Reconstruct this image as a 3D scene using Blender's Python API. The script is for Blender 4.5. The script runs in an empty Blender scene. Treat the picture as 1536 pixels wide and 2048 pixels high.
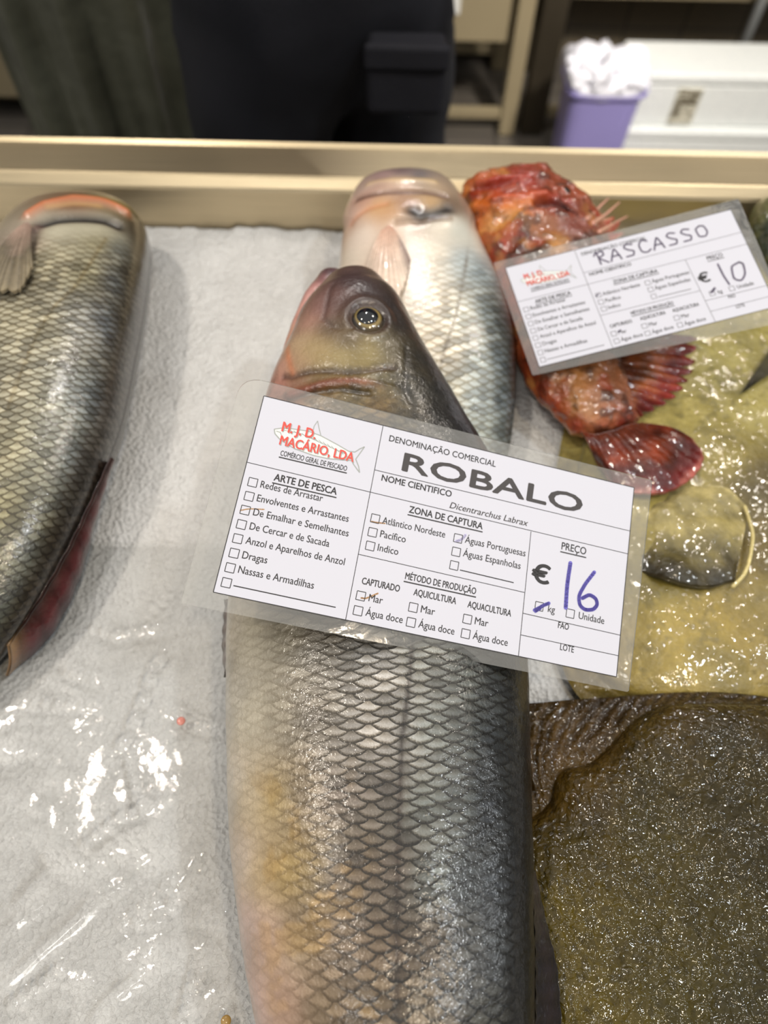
import bpy, bmesh, math, random
import numpy as np
from mathutils import Vector, Matrix
random.seed(3)
rng = np.random.default_rng(7)
PI = math.pi
SC = bpy.context.scene
COL = SC.collection
ZI = 0.90            # height of the ice surface above the floor
H = 0.40             # camera height above the ice
F, CX, CY = 1365.0, 768.0, 1024.0

# ------------------------------------------------------------------ camera
def _rx(a):
    c, s = math.cos(a), math.sin(a); return np.array([[1, 0, 0], [0, c, -s], [0, s, c]])
def _rz(a):
    c, s = math.cos(a), math.sin(a); return np.array([[c, -s, 0], [s, c, 0], [0, 0, 1]])
CAM = _rx(math.radians(30.0)) @ _rz(math.radians(1.2))
cd = bpy.data.cameras.new('camera')
cam = bpy.data.objects.new('camera', cd); COL.objects.link(cam)
M4 = Matrix.Identity(4)
for i in range(3):
    for j in range(3): M4[i][j] = CAM[i, j]
M4[2][3] = ZI + H
cam.matrix_world = M4
cd.sensor_fit = 'VERTICAL'; cd.sensor_height = 36.0; cd.sensor_width = 27.0
cd.lens = F * 36.0 / 2048.0
cd.clip_start = 0.02; cd.clip_end = 60
cd.dof.use_dof = True; cd.dof.focus_distance = 0.315; cd.dof.aperture_fstop = 5.2
SC.camera = cam

# ------------------------------------------------------------------ world, lamps, exposure
w = bpy.data.worlds.new('hall'); SC.world = w; w.use_nodes = True
bg = w.node_tree.nodes['Background']; bg.inputs[1].default_value = 1.0
_tc = w.node_tree.nodes.new('ShaderNodeTexCoord'); _sx = w.node_tree.nodes.new('ShaderNodeSeparateXYZ'); _cr = w.node_tree.nodes.new('ShaderNodeValToRGB')
w.node_tree.links.new(_tc.outputs['Generated'], _sx.inputs[0]); w.node_tree.links.new(_sx.outputs[2], _cr.inputs[0]); w.node_tree.links.new(_cr.outputs[0], bg.inputs[0])
# the hall: dim stalls low down, pale lit ceiling overhead
for _k, (_p, _v) in enumerate(((0.0, 0.15), (0.25, 0.26), (0.6, 0.50), (1.0, 0.70))):
    _e = _cr.color_ramp.elements[_k] if _k < 2 else _cr.color_ramp.elements.new(_p)
    _e.position = _p; _e.color = (_v, _v * 0.97, _v * 0.92, 1)
SC.view_settings.view_transform = 'Standard'; SC.view_settings.look = 'None'
SC.view_settings.exposure = 0.0; SC.view_settings.gamma = 1.0; SC.view_settings.use_curve_mapping = False
SC.cycles.transparent_max_bounces = 16; SC.cycles.max_bounces = 8
SC.cycles.caustics_reflective = False; SC.cycles.caustics_refractive = False
SC.cycles.sample_clamp_indirect = 4.0
def lamp(name, loc, power, size, col, aim):
    l = bpy.data.lights.new(name, 'AREA'); l.shape = 'DISK'; l.size = size; l.energy = power; l.color = col
    o = bpy.data.objects.new(name, l); COL.objects.link(o); o.location = loc
    o.rotation_euler = (Vector(aim) - Vector(loc)).to_track_quat('-Z', 'Y').to_euler(); return o
WARM, COOL = (1.0, 0.92, 0.81), (0.90, 0.96, 1.0)
GOLD = (1.0, 0.84, 0.62)
lamp('unseen_lamp', (-0.706, 0.248, 2.5), 8.0, 0.12, WARM, (0, 0.25, 0.9))
lamp('unseen_lamp', (0.97, 0.03, 2.6), 7.5, 0.12, COOL, (0, 0.2, 0.9))
lamp('unseen_lamp', (0.05, 1.62, 2.65), 9.0, 0.14, (1, 0.97, 0.93), (-0.1, 0.4, 0.9))
lamp('unseen_lamp', (2.5, 0.2, 2.6), 6.0, 0.2, COOL, (0, 0.1, 0.9))
lamp('unseen_lamp', (0.52, -0.32, 2.6), 5.5, 0.12, GOLD, (0.2, 0.2, 0.9))
lamp('unseen_lamp', (1.1, 1.3, 2.7), 8.0, 0.14, WARM, (0.3, 0.5, 0.9))
lamp('unseen_lamp', (-0.4, -0.9, 2.7), 5.5, 0.3, (1, 0.97, 0.92), (0, 0.3, 0.9))
lamp('unseen_lamp', (0.9, 0.25, 2.3), 7.0, 0.25, WARM, (0.6, 2.2, 0.2)).data.spread = math.radians(55)  # added lamp out of view, brightens only the things behind the counter

# ------------------------------------------------------------------ survey helpers: photo point + height above the ice -> place in the world
def U(x, y, h):
    d = CAM @ np.array([(x - CX) / F, -(y - CY) / F, -1.0])
    t = (h - H) / d[2]
    return np.array([0, 0, ZI + H]) + t * d
def V(x, y, Y):
    d = CAM @ np.array([(x - CX) / F, -(y - CY) / F, -1.0])
    return np.array([0, 0, ZI + H]) + d * (Y / d[1])
def proj(P):
    q = (P - np.array([0, 0, ZI + H])) @ CAM
    return np.stack([CX + F * q[..., 0] / -q[..., 2], CY - F * q[..., 1] / -q[..., 2], -q[..., 2]], -1)
def lin(c):
    c = np.asarray(c, float) / 255.0
    return np.where(c <= 0.04045, c / 12.92, ((c + 0.055) / 1.055) ** 2.4)
def L4(c):
    r = lin(c); return (r[0], r[1], r[2], 1.0)

# ------------------------------------------------------------------ noise
def _hash(ix, iy, iz, seed):
    h = (ix.astype(np.int64) * 374761393 + iy.astype(np.int64) * 668265263 + iz.astype(np.int64) * 2147483647 + seed * 144269) & 0xffffffff
    h = ((h ^ (h >> 13)) * 1274126177) & 0xffffffff
    h = h ^ (h >> 16)
    return (h & 0xffff) / 32767.5 - 1.0
def vnoise(p, seed=0):
    i = np.floor(p); f = p - i; f = f * f * f * (f * (f * 6 - 15) + 10); i = i.astype(np.int64)
    r = 0
    for a in (0, 1):
        for b in (0, 1):
            for c in (0, 1):
                wt = (f[..., 0] if a else 1 - f[..., 0]) * (f[..., 1] if b else 1 - f[..., 1]) * (f[..., 2] if c else 1 - f[..., 2])
                r = r + wt * _hash(i[..., 0] + a, i[..., 1] + b, i[..., 2] + c, seed)
    return r
def fbm(p, sc, oc=4, seed=0, gain=0.5):
    r = 0; a = 1.0; t = 0
    for k in range(oc):
        r = r + a * vnoise(p * sc * (2.03 ** k) + 17.3 * k, seed + k); t += a; a *= gain
    return r / t
def sstep(a, b, x):
    t = np.clip((x - a) / (b - a), 0, 1); return t * t * (3 - 2 * t)

# ------------------------------------------------------------------ mesh helpers
def link(o, parent=None):
    COL.objects.link(o)
    if parent is not None: o.parent = parent
    return o
def tag(o, label, cat, group=None, kind=None):
    o['label'] = label; o['category'] = cat
    if group: o['group'] = group
    if kind: o['kind'] = kind
    return o
def thing(name, label, cat, loc=(0, 0, 0), group=None):
    o = bpy.data.objects.new(name, None); COL.objects.link(o); o.location = loc; o.empty_display_size = 0.02
    return tag(o, label, cat, group)
def mesh_np(name, P, faces, mat=None, parent=None, attrs=None, smooth=True, closed=True):
    P = np.asarray(P, np.float32).reshape(-1, 3)
    if parent is not None:
        P = P - np.array(WL(parent), np.float32)
    me = bpy.data.meshes.new(name)
    faces = [np.asarray(f, np.int32) for f in (faces if isinstance(faces, list) else [faces])]
    faces = [f for f in faces if len(f)]
    me.vertices.add(len(P)); me.vertices.foreach_set('co', P.ravel())
    if closed:
        vol = 0.0
        ctr = P.mean(0)
        for f in faces:
            q = P[f] - ctr
            for k in range(1, f.shape[1] - 1): vol += (np.cross(q[:, 0], q[:, k]) * q[:, k + 1]).sum()
        if vol < 0: faces = [f[:, ::-1] for f in faces]
    nl = sum(f.size for f in faces); npol = sum(len(f) for f in faces)
    me.loops.add(nl); me.loops.foreach_set('vertex_index', np.concatenate([f.ravel() for f in faces]))
    tot = np.concatenate([np.full(len(f), f.shape[1], np.int32) for f in faces])
    st = np.concatenate([[0], np.cumsum(tot)[:-1]]).astype(np.int32)
    me.polygons.add(npol); me.polygons.foreach_set('loop_start', st); me.polygons.foreach_set('loop_total', tot)
    me.polygons.foreach_set('use_smooth', np.full(npol, smooth, bool))
    me.update(calc_edges=True); me.validate()
    for k, v in (attrs or {}).items():
        v = np.asarray(v, np.float32).reshape(len(P), -1)
        if k == 'pig':
            a = me.attributes.new(k, 'FLOAT_COLOR', 'POINT')
            a.data.foreach_set('color', np.concatenate([v[:, :3], np.ones((len(P), 1), np.float32)], 1).ravel())
        else:
            a = me.attributes.new(k, 'FLOAT_VECTOR', 'POINT'); a.data.foreach_set('vector', v[:, :3].astype(np.float32).ravel())
    o = bpy.data.objects.new(name, me)
    if mat: me.materials.append(mat)
    return link(o, parent)
def WL(o):
    v = Vector(o.location)
    while o.parent is not None:
        o = o.parent; v = v + Vector(o.location)
    return v
def gridfaces(nu, nv, wrap=False):
    i = np.arange(nu - 1)[:, None]; j = np.arange(nv if wrap else nv - 1)[None, :]
    a = i * nv + j; b = i * nv + (j + 1) % nv; c = (i + 1) * nv + (j + 1) % nv; d = (i + 1) * nv + j
    return np.stack([a, d, c, b], -1).reshape(-1, 4)
def bm_obj(name, bm, mat, parent=None, smooth=False, bevel=0, seg=2):
    me = bpy.data.meshes.new(name)
    if parent is not None: bmesh.ops.translate(bm, verts=bm.verts, vec=-WL(parent))
    bm.to_mesh(me); bm.free()
    if mat: me.materials.append(mat)
    if smooth:
        for p in me.polygons: p.use_smooth = True
    o = bpy.data.objects.new(name, me)
    link(o, parent)
    if bevel:
        b = o.modifiers.new('bevel', 'BEVEL'); b.width = bevel; b.segments = seg; b.limit_method = 'ANGLE'
    return o
def add_box(bm, lo, hi, rot=None):
    c = [(lo[k] + hi[k]) / 2 for k in range(3)]; s = [hi[k] - lo[k] for k in range(3)]
    m = Matrix.Translation(c) @ (rot or Matrix.Identity(4)) @ Matrix.Diagonal((*s, 1))
    bmesh.ops.create_cube(bm, size=1, matrix=m); return bm
def add_cyl(bm, a, b, r, r2=None, seg=16):
    a, b = Vector(a), Vector(b); d = b - a
    m = Matrix.Translation((a + b) / 2) @ d.to_track_quat('Z', 'Y').to_matrix().to_4x4()
    bmesh.ops.create_cone(bm, cap_ends=True, segments=seg, radius1=r, radius2=r if r2 is None else r2, depth=d.length, matrix=m); return bm
def prism(bm, prof, x0, x1):          # profile (y, z) extruded along x
    A = [bm.verts.new((x0, y, z)) for y, z in prof]; B = [bm.verts.new((x1, y, z)) for y, z in prof]; n = len(prof)
    for i in range(n): bm.faces.new((A[i], A[(i + 1) % n], B[(i + 1) % n], B[i]))
    bm.faces.new(A[::-1]); bm.faces.new(B); bmesh.ops.recalc_face_normals(bm, faces=bm.faces); return bm

# ------------------------------------------------------------------ material helpers
class Mt:
    def __init__(s, name):
        s.m = bpy.data.materials.new(name); s.m.use_nodes = True; s.t = s.m.node_tree
        s.b = s.t.nodes['Principled BSDF']; s.out = s.t.nodes['Material Output']
    def node(s, typ, **k):
        n = s.t.nodes.new(typ)
        for a, v in k.items(): setattr(n, a, v)
        return n
    def put(s, sock, v):
        if hasattr(v, 'is_output') or isinstance(v, bpy.types.NodeSocket): s.t.links.new(v, sock)
        elif v is not None:
            if isinstance(v, (tuple, list)) and len(v) == 3 and sock.type == 'RGBA': v = (*v, 1)
            sock.default_value = v
    def set(s, **k):
        for a, v in k.items(): s.put(s.b.inputs[a.replace('_', ' ')], v)
        return s
    def f(s, op, *a, clamp=False):
        n = s.node('ShaderNodeMath', operation=op); n.use_clamp = clamp
        for i, v in enumerate(a): s.put(n.inputs[i], v)
        return n.outputs[0]
    def ss(s, x, a, b):
        n = s.node('ShaderNodeMapRange', interpolation_type='SMOOTHSTEP'); s.put(n.inputs[0], x)
        n.inputs[1].default_value = a; n.inputs[2].default_value = b; return n.outputs[0]
    def mix(s, fac, a, b, mode='MIX'):
        n = s.node('ShaderNodeMix', data_type='RGBA', blend_type=mode)
        s.put(n.inputs[0], fac); s.put(n.inputs[6], a); s.put(n.inputs[7], b); return n.outputs[2]
    def mixf(s, fac, a, b):
        n = s.node('ShaderNodeMix', data_type='FLOAT'); s.put(n.inputs[0], fac); s.put(n.inputs[2], a); s.put(n.inputs[3], b); return n.outputs[0]
    def obj(s): return s.node('ShaderNodeTexCoord').outputs['Object']
    def noise(s, vec, scale, detail=4, rough=0.55, dist=0.0, col=False):
        n = s.node('ShaderNodeTexNoise'); s.put(n.inputs['Vector'], vec); n.inputs['Scale'].default_value = scale
        n.inputs['Detail'].default_value = detail; n.inputs['Roughness'].default_value = rough; n.inputs['Distortion'].default_value = dist
        return n.outputs[1 if col else 0]
    def voro(s, vec, scale, feat='F1', out=0, rnd=1.0):
        n = s.node('ShaderNodeTexVoronoi', feature=feat); s.put(n.inputs['Vector'], vec); n.inputs['Scale'].default_value = scale
        n.inputs['Randomness'].default_value = rnd; return n.outputs[out]
    def ramp(s, fac, stops):
        n = s.node('ShaderNodeValToRGB'); e = n.color_ramp.elements; s.put(n.inputs[0], fac)
        while len(e) < len(stops): e.new(0.5)
        for k, (p, c) in enumerate(stops): e[k].position = p; e[k].color = L4(c)
        return n.outputs[0]
    def attr(s, name, out='Vector'):
        return s.node('ShaderNodeAttribute', attribute_name=name).outputs[out]
    def xyz(s, v):
        n = s.node('ShaderNodeSeparateXYZ'); s.put(n.inputs[0], v); return n.outputs
    def vec(s, *a):
        n = s.node('ShaderNodeCombineXYZ')
        for i, v in enumerate(a): s.put(n.inputs[i], v)
        return n.outputs[0]
    def scalev(s, v, k):
        n = s.node('ShaderNodeVectorMath', operation='MULTIPLY'); s.put(n.inputs[0], v); n.inputs[1].default_value = k; return n.outputs[0]
    def bump(s, h, dist, strength=1.0, normal=None):
        n = s.node('ShaderNodeBump'); s.put(n.inputs['Height'], h); n.inputs['Distance'].default_value = dist
        n.inputs['Strength'].default_value = strength
        if normal is not None: s.put(n.inputs['Normal'], normal)
        return n.outputs[0]

def plain(name, col, rough=0.5, metal=0.0, bumpscale=0, bumpd=0.0005, var=0.08, vscale=8, **k):
    m = Mt(name); o = m.obj(); nz = m.noise(o, vscale, 5)
    c = m.mix(m.f('MULTIPLY', nz, var * 2), L4(col), (0.0, 0.0, 0.0, 1), 'MIX')
    m.set(Base_Color=c, Roughness=rough, Metallic=metal, **k)
    if bumpscale: m.set(Normal=m.bump(m.noise(o, bumpscale, 5), bumpd))
    return m.m

def fishskin(name, dark=0.3, bright=1.5, edgew=0.5, dist=0.0007, metal=0.25, rough=0.3, coat=0.6, dropl=0.0):
    m = Mt(name); sc = m.xyz(m.attr('sc')); a, b, msk = sc[0], sc[1], sc[2]
    pig = m.attr('pig', 'Color'); o = m.obj()
    wob = m.noise(o, 55, 3)
    a = m.f('ADD', a, m.f('MULTIPLY', m.f('SUBTRACT', wob, 0.5), 1.6))
    i0 = m.f('FLOOR', a); fr = m.f('SUBTRACT', a, i0)
    cand = []
    for k in (0, 1):
        row = m.f('SUBTRACT', i0, float(k)); off = m.f('MULTIPLY', m.f('FLOORED_MODULO', row, 2.0), 0.5)
        bb = m.f('ADD', b, off); cell = m.f('FLOOR', bb); x = m.f('SUBTRACT', m.f('SUBTRACT', bb, cell), 0.5)
        t = m.f('ADD', fr, float(k))
        e = m.f('MULTIPLY', m.f('SQRT', m.f('MAXIMUM', m.f('SUBTRACT', 1.0, m.f('MULTIPLY', m.f('MULTIPLY', x, x), 4.0)), 0.0)), 2.0)
        cand.append((row, cell, x, t, e))
    win = m.f('LESS_THAN', cand[1][3], cand[1][4])
    row, cell, x, t, e = [m.mixf(win, cand[0][q], cand[1][q]) for q in range(5)]
    d = m.f('SUBTRACT', e, t)
    fine = m.noise(o, 1500, 2)
    edge = m.ss(m.f('ADD', d, m.f('MULTIPLY', m.f('SUBTRACT', fine, 0.5), 0.5)), 0.18, edgew)
    base = m.ss(d, 2.0, 0.9)  # scale root darkened in colour as shadow of the overlapping scale
    lit = m.f('MULTIPLY', edge, m.f('ADD', m.f('MULTIPLY', base, 0.65), 0.35))
    wn = m.node('ShaderNodeTexWhiteNoise', noise_dimensions='2D'); m.put(wn.inputs['Vector'], m.vec(row, cell, 0.0))
    rnd = wn.outputs['Value']
    gain = m.f('MULTIPLY', m.mixf(lit, dark, bright), m.f('ADD', 0.55, m.f('MULTIPLY', rnd, 0.9)))
    gain = m.mixf(msk, 1.0, gain)
    spk = m.f('ADD', 0.82, m.f('MULTIPLY', fine, 0.36))
    gs = m.f('MULTIPLY', gain, spk); br = m.f('MULTIPLY', m.f('SUBTRACT', 1.0, lit), msk)
    col = m.mix(1.0, pig, m.vec(gs, m.f('MULTIPLY', gs, m.f('SUBTRACT', 1.0, m.f('MULTIPLY', br, 0.12))), m.f('MULTIPLY', gs, m.f('SUBTRACT', 1.0, m.f('MULTIPLY', br, 0.32)))), 'MULTIPLY')
    hgt = m.f('MULTIPLY', m.f('MULTIPLY', m.f('SUBTRACT', t, 0.0), 0.5), msk)
    hgt = m.f('ADD', hgt, m.f('MULTIPLY', m.f('MULTIPLY', m.f('SUBTRACT', rnd, 0.5), m.f('MULTIPLY', x, 1.2)), msk))
    hgt = m.f('ADD', hgt, m.f('MULTIPLY', m.noise(o, 420, 3), 0.55))
    nb = m.bump(hgt, dist)
    cn = m.bump(m.f('ADD', m.f('MULTIPLY', hgt, 0.55), m.f('MULTIPLY', m.noise(o, 300, 3), 0.4)), dist)
    m.set(Base_Color=col, Metallic=m.f('MULTIPLY', msk, metal), Roughness=m.f('ADD', rough, m.f('MULTIPLY', fine, 0.12)), Normal=nb,
          Coat_Weight=coat, Coat_Roughness=0.07, Coat_Normal=cn)
    m.set(Specular_IOR_Level=0.5)
    return m.m

def wetskin(name, bscale=650, dist=0.0009, rough=0.3, coat=0.8, mott=None, mscale=40, vor=0.6, crough=0.06, spec=0.25):
    m = Mt(name); pig = m.attr('pig', 'Color'); o = m.obj()
    n1 = m.noise(o, bscale, 3, 0.6, 0.6); v = m.voro(o, bscale * 0.55)
    n2 = m.noise(o, mscale, 6, 0.65, 0.4)
    g = m.f('ADD', 0.62, m.f('MULTIPLY', n2, 0.76))
    g = m.f('MULTIPLY', g, m.f('ADD', 0.75, m.f('MULTIPLY', n1, 0.5)))
    c = m.mix(1.0, pig, m.vec(g, g, g), 'MULTIPLY')
    h = m.f('ADD', m.f('MULTIPLY', n1, 1.0 - vor), m.f('MULTIPLY', m.f('SUBTRACT', 1.0, v), vor))
    h2 = m.f('ADD', h, m.f('MULTIPLY', m.noise(o, bscale * 0.16, 3), 3.0))
    m.set(Base_Color=c, Roughness=rough, Normal=m.bump(h2, dist), Coat_Weight=coat, Coat_Roughness=crough, Coat_Normal=m.bump(m.f('ADD', m.noise(o, bscale * 0.5, 1.5, 0.5, 0.8), m.f('MULTIPLY', m.noise(o, bscale * 0.12, 2), 1.5)), dist * 1.0), Specular_IOR_Level=spec)
    return m.m

def film_mat(name, milk=0.06, tint=(1, 1, 1), gloss_rough=0.05, bscale=0, bdist=0.0004, mcol=(0.9, 0.9, 0.9)):
    m = Mt(name); t = m.t; t.nodes.remove(m.b)
    tr = m.node('ShaderNodeBsdfTransparent'); tr.inputs[0].default_value = (*tint, 1)
    df = m.node('ShaderNodeBsdfDiffuse'); df.inputs[0].default_value = (*mcol, 1)
    gl = m.node('ShaderNodeBsdfGlossy'); gl.inputs['Roughness'].default_value = gloss_rough
    fr = m.node('ShaderNodeFresnel'); fr.inputs['IOR'].default_value = 1.45
    if bscale:
        nb = m.bump(m.noise(m.obj(), bscale, 4, 0.55, 0.8), bdist)
        m.put(gl.inputs['Normal'], nb); m.put(fr.inputs['Normal'], nb)
    a = m.node('ShaderNodeMixShader'); m.put(a.inputs[0], milk); m.put(a.inputs[1], tr.outputs[0]); m.put(a.inputs[2], df.outputs[0])
    b = m.node('ShaderNodeMixShader'); m.put(b.inputs[0], fr.outputs[0]); m.put(b.inputs[1], a.outputs[0]); m.put(b.inputs[2], gl.outputs[0])
    m.put(m.out.inputs[0], b.outputs[0]); return m.m

def steel_mat(name, col=(190, 180, 160), rough=0.32, streak=(2, 60, 60)):
    m = Mt(name); o = m.obj(); s = m.noise(m.scalev(o, streak), 6, 6, 0.6); n2 = m.noise(o, 5, 5)
    c = m.mix(s, L4([v * 0.88 for v in col]), L4(col))
    m.set(Base_Color=c, Metallic=0.9, Roughness=m.f('ADD', rough, m.f('MULTIPLY', n2, 0.14)), Normal=m.bump(s, 0.0002))
    return m.m

STEEL = steel_mat('brushed_steel', (216, 198, 164))
STEELD = steel_mat('dull_steel', (150, 140, 122), 0.45)

# ------------------------------------------------------------------ structure: floor and back wall
def struct(name, bm, m, **k):
    o = bm_obj(name, bm, m, **k); o['kind'] = 'structure'; return o
fm = Mt('floor_tiles'); o_ = fm.obj(); nz = fm.noise(o_, 7, 6)
bt = fm.node('ShaderNodeTexBrick'); fm.put(bt.inputs['Vector'], o_); bt.inputs['Scale'].default_value = 3.0; bt.offset = 0
bt.inputs['Color1'].default_value = L4((110, 104, 96)); bt.inputs['Color2'].default_value = L4((98, 92, 86)); bt.inputs['Mortar'].default_value = L4((60, 57, 52)); bt.inputs['Mortar Size'].default_value = 0.012
fm.set(Base_Color=fm.mix(fm.f('MULTIPLY', nz, 0.4), bt.outputs[0], (0.02, 0.02, 0.02, 1)), Roughness=0.35)
struct('floor', add_box(bmesh.new(), (-3, -2, -0.06), (3.5, 2.75, 0)), fm.m)
wm = Mt('wall_tiles'); o_ = wm.obj(); bt = wm.node('ShaderNodeTexBrick'); wm.put(bt.inputs['Vector'], wm.vec(wm.xyz(o_)[0], wm.xyz(o_)[2], 0.0)); bt.offset = 0; bt.inputs['Scale'].default_value = 2.5
bt.inputs['Color1'].default_value = L4((120, 110, 92)); bt.inputs['Color2'].default_value = L4((112, 102, 86)); bt.inputs['Mortar'].default_value = L4((84, 78, 68)); bt.inputs['Mortar Size'].default_value = 0.01
wm.set(Base_Color=bt.outputs[0], Roughness=0.3, Normal=wm.bump(wm.noise(o_, 30, 3), 0.001))
struct('wall_back', add_box(bmesh.new(), (-3, 2.65, 0), (3.5, 2.75, 3.0)), wm.m)

# ------------------------------------------------------------------ fish counter
counter = thing('fish_counter', 'brushed steel display counter with raised back rim holding the ice', 'counter', (0, 0.13, 0))
Z = ZI
bm = prism(bmesh.new(), [(0.526, Z - 0.09), (0.526, Z + 0.031), (0.5275, Z + 0.0335), (0.533, Z + 0.0395), (0.5355, Z + 0.0405), (0.540, Z + 0.0385),
                         (0.578, Z + 0.0385), (0.582, Z + 0.041), (0.586, Z + 0.0385), (0.588, Z + 0.032), (0.588, Z - 0.09)], -1.0, 1.05)
bm_obj('back_rim', bm, STEEL, counter)
bm_obj('front_rim', prism(bmesh.new(), [(-0.30, Z - 0.09), (-0.30, Z + 0.02), (-0.31, Z + 0.03), (-0.35, Z + 0.03), (-0.36, Z + 0.02), (-0.36, Z - 0.09)], -1.0, 1.05), STEEL, counter, bevel=0.003)
for s, x in ((-1, -1.0), (1, 1.05)):
    bm_obj('side_rim', add_box(bmesh.new(), (x - 0.025, -0.36, Z - 0.09), (x + 0.025, 0.588, Z + 0.034)), STEEL, counter, bevel=0.004)
bm_obj('tray_floor', add_box(bmesh.new(), (-1.0, -0.36, Z - 0.11), (1.05, 0.588, Z - 0.09)), STEEL, counter)
bm_obj('cabinet_body', add_box(bmesh.new(), (-0.98, -0.34, 0.0), (1.03, 0.57, Z - 0.11)), STEELD, counter, bevel=0.004)

# ------------------------------------------------------------------ crushed ice
def ice_h(x, y):
    p = np.stack([x, y, np.zeros_like(x)], -1)
    return 0.0035 * fbm(p, 9, 3, 5) - 0.005
nx, ny = 760, 300
gx = np.linspace(-0.95, 1.0, nx); gx = np.sign(gx) * (np.abs(gx) ** 1.35) * 0.98
gy = np.linspace(-0.29, 0.524, ny)
X, Y = np.meshgrid(gx, gy, indexing='ij')
p = np.stack([X, Y, np.zeros_like(X)], -1)
hh = ice_h(X, Y) + (0.35 + 0.65 * sstep(0.16, 0.24, Y)) * (0.0010 * fbm(p, 130, 3, 9) + 0.0013 * np.maximum(fbm(p, 60, 2, 21), 0)) + 0.004 * sstep(0.42, 0.52, Y) * fbm(p, 45, 3, 33)
P = np.stack([X, Y, ZI + hh], -1)
sk = P[:, :1].copy(); sk2 = P[:, -1:].copy(); sk[..., 2] = ZI - 0.085; sk2[..., 2] = ZI - 0.085
P = np.concatenate([sk, P, sk2], 1); ny += 2
m = Mt('ice_grains'); o = m.obj()
n1 = m.noise(o, 420, 4, 0.7); v = m.voro(o, 330); n3 = m.noise(o, 28, 5)
hgt = m.f('ADD', n1, m.f('MULTIPLY', v, 1.2))
c = m.mix(n1, L4((222, 221, 219)), L4((250, 249, 247)))
c = m.mix(m.f('MULTIPLY', m.ss(n3, 0.45, 0.75), 0.35), c, L4((208, 206, 202)))
m.set(Base_Color=c, Roughness=0.35, Normal=m.bump(hgt, 0.0018), Subsurface_Weight=0.0, Specular_IOR_Level=0.4)
ice = mesh_np('crushed_ice', P, gridfaces(nx, ny), m.m, closed=False)
tag(ice, 'bed of white crushed ice filling the steel counter under the fish', 'ice', kind='stuff')

# ------------------------------------------------------------------ clear plastic film over the ice
def polydist(P, pts):
    P = P.reshape(-1, P.shape[-1]); best = np.full(len(P), 1e9); par = np.zeros(len(P)); acc = 0
    pts = np.asarray(pts, float); segs = np.linalg.norm(np.diff(pts, axis=0), axis=1); tot = segs.sum()
    for a, b, l in zip(pts[:-1], pts[1:], segs):
        d = b - a; t = np.clip(((P - a) @ d) / max(l * l, 1e-12), 0, 1)
        q = np.linalg.norm(P - a - t[:, None] * d, axis=1); k = q < best
        par[k] = (acc + t[k] * l) / tot; best[k] = q[k]; acc += l
    return best, par
nx, ny = 430, 270
gx = np.linspace(-0.56, 0.005, nx); gy = np.linspace(-0.16, 0.205, ny)
X, Y = np.meshgrid(gx, gy, indexing='ij')
p = np.stack([X, Y, np.zeros_like(X)], -1)
ca, sa = math.cos(math.radians(38)), math.sin(math.radians(38))
pr = np.stack([(X * ca + Y * sa) * 0.45, (-X * sa + Y * ca) * 1.2, np.zeros_like(X)], -1)
rid = (1 - np.abs(fbm(pr, 26, 3, 41))) ** 4
rid2 = (1 - np.abs(fbm(p, 60, 2, 45))) ** 3
star = U(240, 1585, 0.004)[:2]
ds = np.hypot(X - star[0], Y - star[1])
calm = sstep(0.006, 0.024, ds)
hf = (ice_h(X, Y) + 0.005) * calm + 0.0005 + calm * (0.0024 * rid * sstep(-0.1, 0.5, fbm(p, 14, 2, 3)) + 0.0005 * rid2 * sstep(-0.1, 0.4, fbm(p, 20, 2, 30))) + 0.00012 * fbm(p, 110, 2, 61) * sstep(0.006, 0.03, ds)
hf = hf - 0.0012 * np.exp(-(ds / 0.016) ** 2)
def crease(px, hgt, wid):
    global hf
    d, t = polydist(np.stack([X, Y], -1), [U(a, b, 0.004)[:2] for a, b in px])
    t = t.reshape(X.shape); d = d.reshape(X.shape)
    mod = 0.6 + 0.4 * np.sin(t * 40 + px[0][0])
    hf = hf + hgt * np.exp(-(d / wid) ** 2) * mod * np.minimum(1, np.minimum(t, 1 - t) * 6 + 0.15)
crease([(345, 1270), (300, 1325), (285, 1380), (255, 1455), (215, 1520)], 0.0022, 0.0022)
crease([(252, 1500), (270, 1600), (300, 1615)], 0.0016, 0.002)
crease([(300, 1612), (240, 1625), (195, 1660), (150, 1700)], 0.0018, 0.0022)
crease([(415, 1690), (360, 1790), (320, 1830), (235, 1845)], 0.0016, 0.0018)
crease([(365, 1715), (320, 1790), (235, 1845)], 0.0014, 0.0016)
crease([(130, 1920), (90, 1960), (0, 2015)], 0.002, 0.002)
crease([(400, 1900), (385, 1960), (365, 2048)], 0.002, 0.0022)
crease([(325, 1412), (360, 1425), (400, 1445), (445, 1448)], 0.0018, 0.002)
crease([(175, 1240), (230, 1260), (330, 1245)], 0.0018, 0.002)
crease([(120, 1330), (170, 1345), (195, 1355)], 0.0018, 0.002)
crease([(40, 1395), (120, 1400), (200, 1405)], 0.0014, 0.0022)
crease([(290, 1215), (330, 1180), (360, 1120)], 0.0014, 0.002)
fade = sstep(0.205, 0.15, Y)
P = np.stack([X, Y, ZI + hf * fade + (ice_h(X, Y) + 0.003) * (1 - fade)], -1)
FILM = film_mat('cling_film', 0.05, (0.99, 0.99, 0.985), 0.03, 190, 0.00016, (0.92, 0.92, 0.91))
fo = mesh_np('plastic_film', P, gridfaces(nx, ny), FILM, closed=False)
tag(fo, 'wet wrinkled clear plastic film lying over the ice at the near left', 'plastic film')

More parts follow.
